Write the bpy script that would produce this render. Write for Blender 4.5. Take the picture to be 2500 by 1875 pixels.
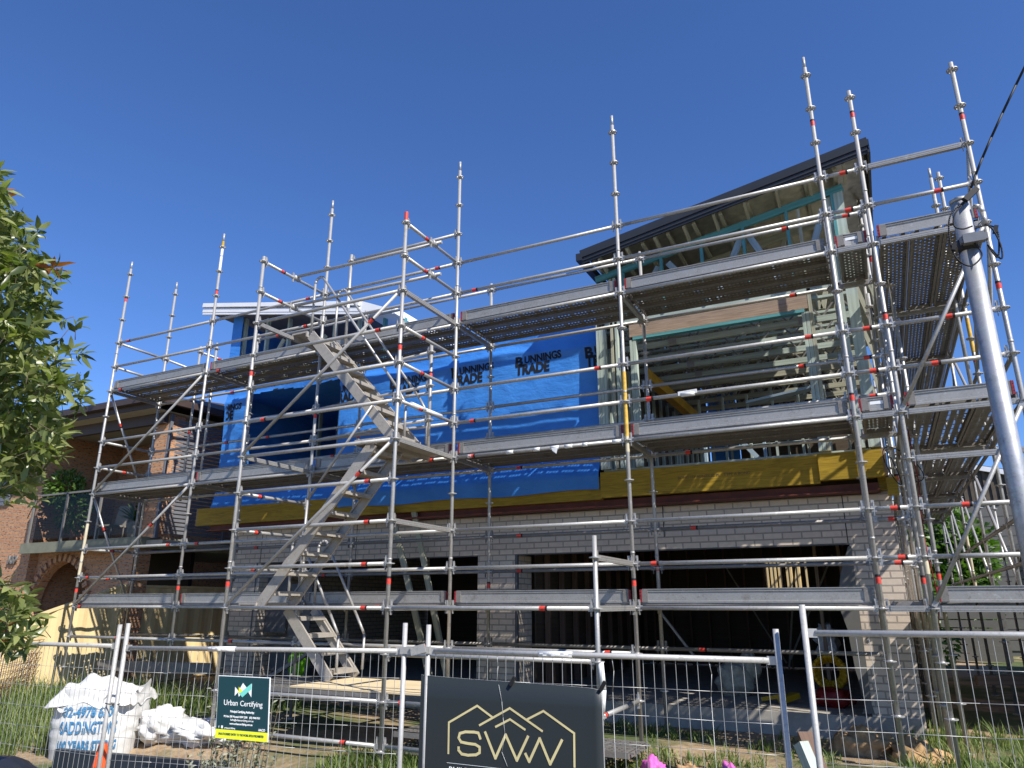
import bpy, math, random
from mathutils import Vector, Matrix, noise
random.seed(7)
R = math.radians
for o in list(bpy.data.objects): bpy.data.objects.remove(o, do_unlink=True)
scn = bpy.context.scene
col = scn.collection
# ---------------------------------------------------------------- camera, sky, sun, exposure
cam_d = bpy.data.cameras.new('camera'); cam = bpy.data.objects.new('camera', cam_d); col.objects.link(cam)
cam_d.sensor_width = 36; cam_d.lens = 25.29; cam_d.clip_start = 0.05; cam_d.clip_end = 4000
cam.location = (8.689, -8.513, 0.042); cam.rotation_euler = (R(107.02), 0, R(26.57))
scn.camera = cam
scn.render.resolution_x = 1024; scn.render.resolution_y = 768
SUN = Vector((0.95, -0.45, 1.0)).normalized()
w = bpy.data.worlds.new('World'); scn.world = w; w.use_nodes = True
nt = w.node_tree; nt.nodes.clear()
sky = nt.nodes.new('ShaderNodeTexSky'); sky.sky_type = 'NISHITA'; sky.sun_disc = False
sky.sun_elevation = math.asin(SUN.z); sky.sun_rotation = math.atan2(SUN.x, SUN.y)
sky.altitude = 0; sky.air_density = 1.0; sky.dust_density = 0.0; sky.ozone_density = 6.0
bg = nt.nodes.new('ShaderNodeBackground'); bg.inputs[1].default_value = 0.085
wo = nt.nodes.new('ShaderNodeOutputWorld')
hsv = nt.nodes.new('ShaderNodeHueSaturation'); hsv.inputs['Saturation'].default_value = 1.04; hsv.inputs['Value'].default_value = 1.0
nt.links.new(sky.outputs[0], hsv.inputs['Color']); tint = nt.nodes.new('ShaderNodeMix'); tint.data_type = 'RGBA'; tint.blend_type = 'MULTIPLY'; tint.inputs[0].default_value = 1; tint.inputs[7].default_value = (.90, 1.06, 1.40, 1); tint.clamp_result = False
nt.links.new(hsv.outputs[0], tint.inputs[6]); nt.links.new(tint.outputs[2], bg.inputs[0]); nt.links.new(bg.outputs[0], wo.inputs[0])
sl = bpy.data.lights.new('sun', 'SUN'); sl.energy = 5.0; sl.angle = R(0.53); sl.color = (1.0, 0.955, 0.89)
so = bpy.data.objects.new('sun', sl); col.objects.link(so); so.rotation_euler = SUN.to_track_quat('Z', 'Y').to_euler()
so.location = (30, -20, 30)
vs = scn.view_settings; vs.view_transform = 'Standard'; vs.look = 'None'; vs.exposure = 0.50; vs.gamma = 1.0
vs.use_curve_mapping = False

# ---------------------------------------------------------------- materials
def new_mat(name):
    m = bpy.data.materials.new(name); m.use_nodes = True
    n = m.node_tree; n.nodes.clear()
    out = n.nodes.new('ShaderNodeOutputMaterial'); p = n.nodes.new('ShaderNodeBsdfPrincipled')
    n.links.new(p.outputs[0], out.inputs[0])
    return m, n, p, out
def uvnode(n, sx=1, sy=1, src='UV', rz=0):
    tc = n.nodes.new('ShaderNodeTexCoord'); mp = n.nodes.new('ShaderNodeMapping')
    mp.inputs['Scale'].default_value = (sx, sy, 1 if src == 'UV' else sx); mp.inputs['Rotation'].default_value = (0, 0, rz)
    n.links.new(tc.outputs[src], mp.inputs[0]); return mp.outputs[0]
def noisen(n, vec, scale, detail=4, rough=.55, dist=0):
    t = n.nodes.new('ShaderNodeTexNoise'); t.inputs['Scale'].default_value = scale
    t.inputs['Detail'].default_value = detail; t.inputs['Roughness'].default_value = rough; t.inputs['Distortion'].default_value = dist
    n.links.new(vec, t.inputs['Vector']); return t.outputs['Fac']
def ramp(n, fac, stops):
    r = n.nodes.new('ShaderNodeValToRGB'); e = r.color_ramp.elements
    while len(e) < len(stops): e.new(0.5)
    for i, (p, c) in enumerate(stops): e[i].position = p; e[i].color = (*c, 1)
    n.links.new(fac, r.inputs[0]); return r.outputs[0]
def bump(n, p, h, strength=.3, dist=.01):
    b = n.nodes.new('ShaderNodeBump'); b.inputs['Strength'].default_value = strength; b.inputs['Distance'].default_value = dist
    n.links.new(h, b.inputs['Height']); n.links.new(b.outputs[0], p.inputs['Normal'])
def math_n(n, op, a, b=None, c=None):
    t = n.nodes.new('ShaderNodeMath'); t.operation = op
    for i, v in enumerate((a, b, c)):
        if v is None: continue
        if isinstance(v, (int, float)): t.inputs[i].default_value = v
        else: n.links.new(v, t.inputs[i])
    return t.outputs[0]
def mixc(n, fac, a, b, mode='MIX'):
    t = n.nodes.new('ShaderNodeMix'); t.data_type = 'RGBA'; t.blend_type = mode
    if isinstance(fac, (int, float)): t.inputs[0].default_value = fac
    else: n.links.new(fac, t.inputs[0])
    for i, v in ((6, a), (7, b)):
        if isinstance(v, tuple): t.inputs[i].default_value = (*v, 1)
        else: n.links.new(v, t.inputs[i])
    return t.outputs[2]
M = {}
def simple(name, c, rough=.6, metal=0, var=.18, scale=6, bmp=.0, spec=.4, sx=1, sy=1, src='Object'):
    m, n, p, o = new_mat(name)
    v = uvnode(n, sx, sy, src)
    f = noisen(n, v, scale, 5)
    lo = tuple(x * (1 - var) for x in c); hi = tuple(min(1, x * (1 + var)) for x in c)
    n.links.new(ramp(n, f, [(.3, lo), (.7, hi)]), p.inputs['Base Color'])
    p.inputs['Roughness'].default_value = rough; p.inputs['Metallic'].default_value = metal
    p.inputs['Specular IOR Level'].default_value = spec
    if bmp: bump(n, p, f, bmp)
    M[name] = m; return m
def galv(name, c=.42, metal=.45, rough=.42, tint=(1, 1, 1), spangle=0):
    m, n, p, o = new_mat(name)
    v = uvnode(n, 1, 1, 'Object')
    f = noisen(n, v, 9, 6, .7)
    g = noisen(n, v, 55, 3, .6)
    h = math_n(n, 'MULTIPLY_ADD', g, .5, math_n(n, 'MULTIPLY', f, .5))
    T = lambda k: tuple(k * c * t for t in tint)
    cc = ramp(n, h, [(.30, T(.55)), (.45, T(.95)), (.6, T(1.08)), (.74, T(1.3))])
    if spangle:
        vo = n.nodes.new('ShaderNodeTexVoronoi'); vo.inputs['Scale'].default_value = 22
        n.links.new(v, vo.inputs['Vector'])
        cc = mixc(n, .12, cc, vo.outputs['Color'], 'OVERLAY')
        hs = n.nodes.new('ShaderNodeHueSaturation'); hs.inputs['Saturation'].default_value = .25
        n.links.new(cc, hs.inputs['Color']); cc = hs.outputs[0]
    if name in ('galv', 'stair_alu', 'alu', 'galv_dark'):
        sp = noisen(n, v, 26, 2, .4); s2 = noisen(n, v, 3.1, 5, .75)
        cc = mixc(n, ramp(n, sp, [(.66, (0, 0, 0)), (.70, (.75,) * 3)]), cc, (.55 * min(1, c * 2.4), .54 * min(1, c * 2.4), .51 * min(1, c * 2.4)))
        cc = mixc(n, ramp(n, s2, [(.60, (0, 0, 0)), (.72, (.55,) * 3)]), cc, (c * .45, c * .38, c * .30))
    n.links.new(cc, p.inputs['Base Color'])
    p.inputs['Metallic'].default_value = metal
    n.links.new(ramp(n, h, [(.3, (rough + .2,) * 3), (.7, (rough - .05,) * 3)]), p.inputs['Roughness'])
    M[name] = m; return m
galv('galv', .40, .45, .40, (1.03, 1.0, .94))
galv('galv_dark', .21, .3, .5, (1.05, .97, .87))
galv('alu', .33, .45, .42, (1.04, 1.0, .93))
galv('stair_alu', .36, .25, .5, (1.08, .98, .84))
galv('pole', .40, .6, .42, (.95, 1.0, 1.04), 1)
galv('fence_steel', .42, .25, .48, (1.02, 1, .95), 0)
simple('wire', (.46, .46, .44), .45, .5, .15)
simple('red_tape', (.62, .055, .035), .5, 0, .25, 60)
simple('red_cap', (.26, .022, .028), .6, 0, .4, 20)
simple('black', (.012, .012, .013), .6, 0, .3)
simple('ink', (.006, .007, .012), .7, 0, .1)
simple('sleeve_yellow', (.62, .38, .06), .55, 0, .25, 25)
simple('sleeve_white', (.72, .72, .70), .6, 0, .1, 25, .3)
simple('sticker', (.85, .86, .86), .5, 0, .05)
def wood(name, c, var=.3, rough=.7, su=1.2, sv=28, strong=0):
    m, n, p, o = new_mat(name)
    v = uvnode(n, su, sv)
    f = noisen(n, v, 1.0, 6, .6, .6 + strong)
    v2 = uvnode(n, 1, 1, 'Object'); g = noisen(n, v2, 1.7, 3)
    cc = ramp(n, f, [(.28, tuple(x * (1 - var) for x in c)), (.5, c), (.75, tuple(min(1, x * (1 + var)) for x in c))])
    cc = mixc(n, .35, cc, ramp(n, g, [(.3, (.55, .55, .55)), (.7, (1.0, 1.0, 1.0))]), 'MULTIPLY')
    n.links.new(cc, p.inputs['Base Color']); p.inputs['Roughness'].default_value = rough
    p.inputs['Specular IOR Level'].default_value = .25
    bump(n, p, f, .15, .004); M[name] = m; return m
wood('pine', (.40, .385, .28)); wood('pine_green', (.42, .48, .41)); wood('pine_teal', (.10, .30, .31), .25)
wood('pine_blue', (.34, .43, .47), .2); wood('lvl_brown', (.34, .245, .17), .4, .75, 3, 60)
wood('lvl_yellow', (.36, .235, .024), .38, .55, 2.2, 26, 1.0); wood('ply_yellow', (.72, .58, .36), .12, .7, 1, 18)
wood('old_dim_wood', (.16, .10, .07)); wood('dark_ply', (.095, .07, .05), .3)
simple('steel_red', (.12, .028, .015), .6, 0, .3, 5)
simple('steel_yellow', (.55, .30, .01), .5, 0, .2, 5)
def bricks(name, c1, c2, mortar, w_=.24, h_=.086, ms=.010, bmp=.6, sq=0, var=.3):
    m, n, p, o = new_mat(name)
    v = uvnode(n)
    b = n.nodes.new('ShaderNodeTexBrick'); b.inputs['Scale'].default_value = 1
    b.inputs['Brick Width'].default_value = w_; b.inputs['Row Height'].default_value = h_
    b.inputs['Mortar Size'].default_value = ms; b.inputs['Mortar Smooth'].default_value = .1
    b.inputs['Color1'].default_value = (*c1, 1); b.inputs['Color2'].default_value = (*c2, 1); b.inputs['Mortar'].default_value = (*mortar, 1)
    n.links.new(v, b.inputs['Vector'])
    f = noisen(n, v, 14, 6, .7)
    cc = mixc(n, .8, b.outputs['Color'], ramp(n, f, [(.3, (1 - var,) * 3), (.65, (1.0,) * 3)]), 'MULTIPLY')
    if sq:
        f2 = noisen(n, uvnode(n, 9, 26), 1.3, 3, .5)
        cc = mixc(n, math_n(n, 'MULTIPLY', ramp(n, f2, [(.57, (0, 0, 0)), (.63, (1, 1, 1))]), .75), cc, (.10, .035, .025))
    n.links.new(cc, p.inputs['Base Color']); p.inputs['Roughness'].default_value = .9
    hh = math_n(n, 'ADD', math_n(n, 'MULTIPLY', b.outputs['Fac'], -1), math_n(n, 'MULTIPLY', f, .25))
    bump(n, p, hh, bmp, .008); M[name] = m; return m
bricks('brick_pale', (.72, .60, .47), (.63, .525, .42), (.38, .32, .26), bmp=.7, var=.18)
bricks('brick_red', (.60, .31, .155), (.50, .24, .12), (.40, .30, .21), .24, .086, .011, .6, 1)
# blue building wrap
m, n, p, o = new_mat('wrap')
v = uvnode(n)
f = noisen(n, v, 1.6, 5, .55, .8); g = noisen(n, uvnode(n, 1, 3.2), 2.6, 4, .6, .5)
n.links.new(ramp(n, f, [(.3, (.035, .19, .58)), (.7, (.055, .25, .70))]), p.inputs['Base Color'])
p.inputs['Roughness'].default_value = .52; p.inputs['Specular IOR Level'].default_value = .4
h2 = noisen(n, uvnode(n, 1.4, 1), 3.2, 7, .62, 2.6)
bump(n, p, math_n(n, 'ADD', math_n(n, 'ADD', f, g), math_n(n, 'MULTIPLY', h2, .30)), .34, .05); M['wrap'] = m
# perforated steel plank
def perf(name, dense):
    m, n, p, o = new_mat(name)
    tc = n.nodes.new('ShaderNodeTexCoord'); s = n.nodes.new('ShaderNodeSeparateXYZ'); n.links.new(tc.outputs['UV'], s.inputs[0])
    u, v_ = s.outputs[0], s.outputs[1]
    pu, pv = (.085, .046) if dense else (.052, .082)
    row = math_n(n, 'FLOOR', math_n(n, 'DIVIDE', v_, pv))
    off = math_n(n, 'MULTIPLY', math_n(n, 'MODULO', row, 2), .5 if dense else 0)
    fu = math_n(n, 'SUBTRACT', math_n(n, 'FRACT', math_n(n, 'ADD', math_n(n, 'DIVIDE', u, pu), off)), .5)
    fv = math_n(n, 'SUBTRACT', math_n(n, 'FRACT', math_n(n, 'DIVIDE', v_, pv)), .5)
    fu = math_n(n, 'MULTIPLY', fu, pu); fv = math_n(n, 'MULTIPLY', fv, pv)
    r2 = math_n(n, 'ADD', math_n(n, 'MULTIPLY', fu, fu), math_n(n, 'MULTIPLY', fv, fv))
    hole = math_n(n, 'LESS_THAN', r2, .0095 ** 2 if dense else .0135 ** 2)
    lit_rim = math_n(n, 'LESS_THAN', r2, (.013 if dense else .020) ** 2)  # pale rim painted round each hole as its sunlit edge
    if not dense:
        grp = math_n(n, 'LESS_THAN', math_n(n, 'FRACT', math_n(n, 'DIVIDE', u, .26)), .80)
        hole = math_n(n, 'MULTIPLY', hole, grp)
    a = math_n(n, 'GREATER_THAN', v_, .03); b = math_n(n, 'LESS_THAN', v_, .285)
    hole = math_n(n, 'MULTIPLY', hole, math_n(n, 'MULTIPLY', a, b))
    f = noisen(n, uvnode(n, 1, 1, 'Object'), 8, 5, .7)
    n.links.new(mixc(n, math_n(n, 'MULTIPLY', lit_rim, .65), ramp(n, f, [(.3, (.12, .112, .098)), (.7, (.25, .235, .21))]), (.36, .35, .33)), p.inputs['Base Color'])
    p.inputs['Metallic'].default_value = .35; p.inputs['Roughness'].default_value = .5
    tr = n.nodes.new('ShaderNodeBsdfTransparent'); mx = n.nodes.new('ShaderNodeMixShader')
    n.links.new(hole, mx.inputs[0]); n.links.new(p.outputs[0], mx.inputs[1]); n.links.new(tr.outputs[0], mx.inputs[2])
    n.links.new(mx.outputs[0], o.inputs[0]); M[name] = m
perf('perf_grouped', 0); perf('perf_dense', 1)
simple('roof_dark', (.035, .037, .042), .4, .2, .1, 3); simple('roof_white', (.80, .80, .80), .45, 0, .05, 3)
simple('roof_brown', (.075, .05, .038), .6, 0, .2, 8); simple('fascia_brown', (.06, .04, .033), .5, 0, .1)
simple('foil', (.42, .40, .33), .28, .75, .2, 9, .9); simple('concrete', (.36, .33, .28), .9, 0, .2, 5, .2)
simple('soffit', (.34, .31, .25), .8, 0, .06); simple('cream_metal', (.72, .56, .29), .5, .0, .05, 2)
simple('olive_trim', (.20, .20, .14), .7, 0, .15); simple('louvre', (.18, .185, .20), .5, .2, .1)
simple('white_board', (.62, .63, .64), .7, 0, .05); simple('grey_board', (.12, .12, .125), .7, 0, .1)
simple('weatherboard', (.14, .137, .125), .7, 0, .06); simple('brown_clad', (.11, .085, .06), .8, 0, .2)
simple('white_plastic', (.80, .80, .79), .6, 0, .04, 8, .25); simple('bag_white', (.62, .61, .58), .7, 0, .09, 7, .6)
simple('bag_ink', (.11, .36, .60), .7, 0, .15, 30); simple('cone_orange', (.90, .10, .015), .5, 0, .05)
simple('rubber_black', (.018, .018, .020), .35, 0, .2, 4, .3); simple('edging', (.020, .026, .036), .45, 0, .2, 4)
simple('pink', (.62, .12, .42), .6, 0, .15, 9, .3); simple('lime', (.20, .55, .01), .5, 0, .1)
simple('yellow', (.45, .28, .01), .5, 0, .15); simple('red', (.22, .012, .012), .5, 0, .2)
simple('sack', (.40, .38, .30), .9, 0, .25, 14, .4); simple('rock', (.40, .25, .12), .95, 0, .35, 12, .6)
simple('rust', (.13, .045, .028), .8, .2, .3, 30); simple('beige', (.55, .48, .33), .6, 0, .1)
simple('terracotta', (.28, .14, .09), .8, 0, .2); simple('sign_navy', (.020, .026, .029), .5, 0, .04, 1)
simple('sign_green', (.008, .045, .055), .45, 0, .05, 2); simple('sign_white', (.85, .87, .86), .5, 0, .02)
simple('sign_yellow', (.80, .86, .03), .5, 0, .02); simple('sign_mint', (.18, .66, .55), .5, 0, .02)
simple('gold', (.68, .58, .30), .4, .15, .12, 2); simple('lamp_glass', (.6, .58, .5), .3, 0, .03)
m, n, p, o = new_mat('glass')
gl = n.nodes.new('ShaderNodeBsdfGlossy'); gl.inputs['Roughness'].default_value = .03; gl.inputs['Color'].default_value = (.22, .22, .22, 1)
tr = n.nodes.new('ShaderNodeBsdfTransparent'); tr.inputs['Color'].default_value = (.72, .72, .72, 1)
fr = n.nodes.new('ShaderNodeFresnel'); fr.inputs['IOR'].default_value = 1.5
mx = n.nodes.new('ShaderNodeMixShader'); n.links.new(math_n(n, 'ADD', fr.outputs[0], .02), mx.inputs[0]); n.links.new(tr.outputs[0], mx.inputs[1]); n.links.new(gl.outputs[0], mx.inputs[2])
n.links.new(mx.outputs[0], o.inputs[0]); M['glass'] = m
def leafmat(name, a, b, c, trans=.35, rough=.4):
    m, n, p, o = new_mat(name)
    g = n.nodes.new('ShaderNodeNewGeometry')
    cc = ramp(n, g.outputs['Random Per Island'], [(.0, a), (.5, b), (1.0, c)])
    n.links.new(cc, p.inputs['Base Color']); p.inputs['Roughness'].default_value = rough
    t = n.nodes.new('ShaderNodeBsdfTranslucent'); n.links.new(mixc(n, 1.0, cc, (1.3, 1.6, .5), 'MULTIPLY'), t.inputs[0])
    mx = n.nodes.new('ShaderNodeMixShader'); mx.inputs[0].default_value = trans
    n.links.new(p.outputs[0], mx.inputs[1]); n.links.new(t.outputs[0], mx.inputs[2]); n.links.new(mx.outputs[0], o.inputs[0]); M[name] = m
leafmat('leaf', (.06, .085, .024), (.135, .165, .045), (.30, .32, .12), .38, .32); leafmat('leaf_red', (.30, .09, .03), (.34, .12, .04), (.25, .10, .03))
leafmat('leaf_far', (.04, .09, .015), (.09, .17, .03), (.14, .22, .05)); leafmat('leaf_silver', (.16, .18, .12), (.24, .26, .18), (.33, .34, .24), .2, .6)
leafmat('grass', (.07, .115, .025), (.13, .185, .04), (.27, .30, .10), .3, .6); simple('bark', (.12, .09, .065), .9, 0, .3, 12, .5)
# ground: sandy dirt with patchy green
m, n, p, o = new_mat('ground')
v = uvnode(n, 1, 1, 'Object'); f = noisen(n, v, .55, 6, .6); g = noisen(n, v, 9, 8, .75)
dirt = ramp(n, g, [(.3, (.20, .13, .075)), (.5, (.34, .24, .14)), (.7, (.46, .35, .22))])
n.links.new(mixc(n, ramp(n, f, [(.45, (0, 0, 0)), (.56, (1, 1, 1))]), dirt, ramp(n, g, [(.3, (.045, .07, .018)), (.7, (.12, .14, .045))])), p.inputs['Base Color'])
p.inputs['Roughness'].default_value = .95; bump(n, p, g, .8, .03); M['ground'] = m

# ---------------------------------------------------------------- mesh builder
class MB:
    def __init__(s): s.v = []; s.f = []; s.uv = []; s.sm = []; s.mi = []
    def face(s, idx, uvs=None, smooth=False, mi=0):
        s.f.append(tuple(idx)); s.sm.append(smooth); s.mi.append(mi)
        if uvs is None:
            a, b, c = (Vector(s.v[idx[0]]), Vector(s.v[idx[1]]), Vector(s.v[idx[2]]))
            nn = (b - a).cross(c - a); ax = max(range(3), key=lambda i: abs(nn[i]))
            uvs = []
            for i in idx:
                P = s.v[i]
                uvs.append((P[0], P[1]) if ax == 2 else ((P[0], P[2]) if ax == 1 else (P[1], P[2])))
        s.uv.extend(uvs)
    def quad(s, pts, uvs=None, smooth=False, mi=0):
        k = len(s.v); s.v.extend([tuple(p) for p in pts]); s.face(range(k, k + len(pts)), uvs, smooth, mi)
    def box(s, x0, x1, y0, y1, z0, z1, mi=0):
        k = len(s.v)
        s.v.extend([(x0, y0, z0), (x1, y0, z0), (x1, y1, z0), (x0, y1, z0), (x0, y0, z1), (x1, y0, z1), (x1, y1, z1), (x0, y1, z1)])
        for q in ((0, 3, 2, 1), (4, 5, 6, 7), (0, 1, 5, 4), (1, 2, 6, 5), (2, 3, 7, 6), (3, 0, 4, 7)): s.face([k + i for i in q], None, False, mi)
    def bar(s, p, q, wd, ht, up=(0, 0, 1), mi=0):
        """box from p to q; wd = sideways size, ht = size along 'up'"""
        p = Vector(p); q = Vector(q); d = (q - p); L = d.length; d.normalize()
        up = Vector(up); sd = d.cross(up)
        if sd.length < 1e-4: up = Vector((0, 1, 0)); sd = d.cross(up)
        sd.normalize(); up = sd.cross(d).normalized(); a = sd * wd / 2; b = up * ht / 2
        k = len(s.v); r0 = random.random() * 7
        for e in (p, q): s.v.extend([tuple(e - a - b), tuple(e + a - b), tuple(e + a + b), tuple(e - a + b)])
        per = [0, wd, wd + ht, 2 * wd + ht, 2 * wd + 2 * ht]
        for i in range(4):
            j = (i + 1) % 4
            s.face([k + i, k + j, k + 4 + j, k + 4 + i], [(r0, per[i]), (r0, per[i + 1]), (r0 + L, per[i + 1]), (r0 + L, per[i])], False, mi)
        s.face([k + 3, k + 2, k + 1, k], None, False, mi); s.face([k + 4, k + 5, k + 6, k + 7], None, False, mi)
    def tube(s, p, q, r, n=10, r2=None, caps=True, mi=0):
        p = Vector(p); q = Vector(q); d = q - p; L = d.length
        if L < 1e-6: return
        d.normalize(); a = d.orthogonal().normalized(); b = d.cross(a); k = len(s.v)
        r2 = r if r2 is None else r2
        for e, rr in ((p, r), (q, r2)):
            for i in range(n):
                t = 2 * math.pi * i / n; s.v.append(tuple(e + (a * math.cos(t) + b * math.sin(t)) * rr))
        for i in range(n):
            j = (i + 1) % n
            s.face([k + i, k + j, k + n + j, k + n + i], [(0, i / n * .15), (0, (i + 1) / n * .15), (L, (i + 1) / n * .15), (L, i / n * .15)], True, mi)
        if caps:
            s.face([k + i for i in reversed(range(n))], [(0, 0)] * n, False, mi); s.face([k + n + i for i in range(n)], [(0, 0)] * n, False, mi)
    def path(s, pts, r, n=8):
        for a, b in zip(pts, pts[1:]): s.tube(a, b, r, n)
    def lathe(s, c, prof, n=20, mi=0):
        k = len(s.v)
        for r, z in prof:
            for i in range(n):
                t = 2 * math.pi * i / n; s.v.append((c[0] + r * math.cos(t), c[1] + r * math.sin(t), c[2] + z))
        for j in range(len(prof) - 1):
            for i in range(n):
                i2 = (i + 1) % n; s.face([k + j * n + i, k + j * n + i2, k + (j + 1) * n + i2, k + (j + 1) * n + i], None, True, mi)
    def build(s, name, mats, parent=None, kind=None, label=None, cat=None, group=None, loc=None):
        me = bpy.data.meshes.new(name); me.from_pydata(s.v, [], s.f)
        if not isinstance(mats, (list, tuple)): mats = [mats]
        for x in mats: me.materials.append(M[x])
        uvl = me.uv_layers.new(name='UVMap'); flat = [c for uv in s.uv for c in uv]
        uvl.data.foreach_set('uv', flat)
        me.polygons.foreach_set('use_smooth', s.sm); me.polygons.foreach_set('material_index', s.mi); me.update()
        o = bpy.data.objects.new(name, me); col.objects.link(o)
        if parent is not None:
            o.parent = parent
            if parent.get('_root'): o.location = -Vector(parent.location)
        if loc: o.location = loc
        tag(o, label, cat, group, kind); return o
def tag(o, label=None, cat=None, group=None, kind=None):
    if label: o['label'] = label
    if cat: o['category'] = cat
    if group: o['group'] = group
    if kind: o['kind'] = kind
    return o
def thing(name, loc, label, cat, group=None):
    o = bpy.data.objects.new(name, None); col.objects.link(o); o.location = loc; o['_root'] = 1
    o.empty_display_size = .2; return tag(o, label, cat, group)
def one(name, mat, label, cat, group=None):
    class C(MB): pass
    b = C(); b.done = lambda: b.build(name, mat, None, None, label, cat, group); return b
def inst(src, parent, loc, rot=None, root=False):
    o = src.copy(); col.objects.link(o); o.parent = parent
    o.location = Vector(loc) - (Vector(parent.location) if parent.get('_root') else Vector((0, 0, 0)))
    if rot: o.rotation_euler = rot
    return o

# ---------------------------------------------------------------- text
def text_mesh(txt, size, extrude=.0015, bold=0.0, shear=0, space=1.0, align='LEFT'):
    c = bpy.data.curves.new('t', 'FONT'); c.body = txt; c.size = size; c.extrude = extrude; c.offset = bold; c.shear = shear
    c.space_character = space; c.align_x = align; c.resolution_u = 3
    o = bpy.data.objects.new('t', c); col.objects.link(o)
    dg = bpy.context.evaluated_depsgraph_get(); me = bpy.data.meshes.new_from_object(o.evaluated_get(dg))
    bpy.data.objects.remove(o); bpy.data.curves.remove(c); return me
def put_text(name, txt, size, mat, parent, origin, xdir, zdir, warp=None, **k):
    sxk = k.pop('sx', 1.0); wid = k.pop('width', None)
    me = text_mesh(txt, size, **k); X = Vector(xdir).normalized(); Z = Vector(zdir).normalized(); N = X.cross(Z); O = Vector(origin)
    if wid:
        xs = [v.co.x for v in me.vertices]; sxk = wid / max(1e-6, max(xs) - min(xs))
    if warp:
        import bmesh
        bm = bmesh.new(); bm.from_mesh(me)
        for _ in range(3):
            es = [e_ for e_ in bm.edges if e_.calc_length() * max(sxk, 1) > .035]
            if not es: break
            bmesh.ops.subdivide_edges(bm, edges=es, cuts=1); bmesh.ops.triangulate(bm, faces=[f_ for f_ in bm.faces if len(f_.verts) > 3])
        bm.to_mesh(me); bm.free()
    for v in me.vertices:
        P = O + X * v.co.x * sxk + Z * v.co.y + N * v.co.z
        if warp: P.y += warp(P.x, P.z)
        v.co = P
    me.materials.clear(); me.materials.append(M[mat]); o = bpy.data.objects.new(name, me); col.objects.link(o); o.parent = parent
    if parent.get('_root'): o.location = -Vector(parent.location)
    return o

# ================================================================ SETTING
def gz(x, y):
    t = min(1, max(0, (-y - 0.5) / 1.7)); t = t * t * (3 - 2 * t)
    return -1.50 - .27 * t + .03 * math.sin(x * 1.3 + y) * math.sin(y * 1.7) * (1 if y < 1.4 else 0)
b = MB(); NX, NY = 90, 80
xs = [-200, -90, -50, -30] + [-18 + i * .4 for i in range(85)] + [18, 30, 60, 120, 250]
ys = [-60, -25, -14] + [-9 + i * .3 for i in range(60)] + [12, 20, 40, 90, 200, 500]
for y in ys:
    for x in xs: b.v.append((x, y, gz(x, y) + (noise.noise(Vector((x * 2, y * 2, 0))) * .03 if abs(x) < 20 and -8.5 < y < 9 else 0)))
nx = len(xs)
for j in range(len(ys) - 1):
    for i in range(nx - 1): b.face([j * nx + i, j * nx + i + 1, (j + 1) * nx + i + 1, (j + 1) * nx + i], None, True)
b.build('ground', 'ground', None, 'structure')
b = MB(); b.box(-60, 60, -8.2, -6.6, -1.80, -1.745); b.build('footpath', 'concrete', None, 'structure')

# ================================================================ SCAFFOLD
TR = .0242
ros = MB()
ros.tube((0, 0, -.006), (0, 0, .006), .037, 10)
ros.tube((0, 0, -.022), (0, 0, .012), .030, 10)
for i in range(16):
    a0, a1 = 2 * math.pi * i / 16, 2 * math.pi * (i + 1) / 16
    P = lambda r, a, z: (r * math.cos(a), r * math.sin(a), z)
    for z in (-.005, .005):
        q = [P(.050, a0, z), P(.062, a0, z), P(.062, a1, z), P(.050, a1, z)]
        ros.quad(q if z > 0 else q[::-1])
    ros.quad([P(.062, a0, -.005), P(.062, a1, -.005), P(.062, a1, .005), P(.062, a0, .005)]); ros.quad([P(.05, a1, -.005), P(.05, a0, -.005), P(.05, a0, .005), P(.05, a1, .005)])
for i in range(8):
    a = math.pi / 4 * i; ros.bar(P(.034, a, 0), P(.052, a, 0), .013, .009)
ros_src = ros.build('rosette', 'galv'); ros_src.parent = None
band_v = MB(); band_v.tube((0, 0, -.036), (0, 0, .036), .0262, 12, None, False); bandmesh = band_v.build('tape_band', 'red_tape')
bk = MB(); bk.tube((0, 0, -.012), (0, 0, .012), .0265, 12, None, False); bandblk = bk.build('tape_band', 'black')
USED_ROS = False
def stdd(root, x, y, z0, z1, zr=None, spig=True, bands=(), sleeve=None, ros_list=None, base=True):
    """a vertical standard with a rosette every half metre"""
    b = MB(); dx = random.uniform(-.004, .004)
    b.tube((x, y, z0), (x, y, z1), TR, 12)
    if spig: b.tube((x, y, z1), (x, y, z1 + .16), .0185, 10)
    zj = z0 + 2.13
    while zj < z1 - .3: b.tube((x, y, zj - .012), (x, y, zj + .012), TR + .0035, 12); zj += 2.0
    if base: b.tube((x, y, z0 - .12), (x, y, z0 + .02), .017, 8); b.box(x - .075, x + .075, y - .075, y + .075, z0 - .13, z0 - .122)
    o = b.build('standard', 'galv', root)
    k = math.ceil(z0 / .5) ; z = k * .5
    if ros_list is None:
        ros_list = []
        while z <= z1 + .02: ros_list.append(z); z += .5
    for z in ros_list: inst(ros_src, o, (x, y, z), (0, 0, random.random() * .3))
    for z in bands: inst(bandmesh, o, (x, y, z)); inst(bandblk, o, (x, y, z + .042))
    if sleeve:
        for (a, c, mt) in sleeve:
            s = MB(); s.tube((x, y, a), (x, y, c), TR + .0018, 12, None, False); s.build('painted_sleeve', mt, o)
    return o
def head(b, P, d):
    """wedge head at a tube end; P node centre, d direction into the tube"""
    b.bar(P + d * .030, P + d * .085, .034, .060); b.bar(P + d * .052, P + d * .058, .036, .15, (0, 0, 1))
    b.bar(P + d * .050 + Vector((0, 0, -.03)), P + d * .050 + Vector((0, 0, .095)), .006, .030, tuple(d))
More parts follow.
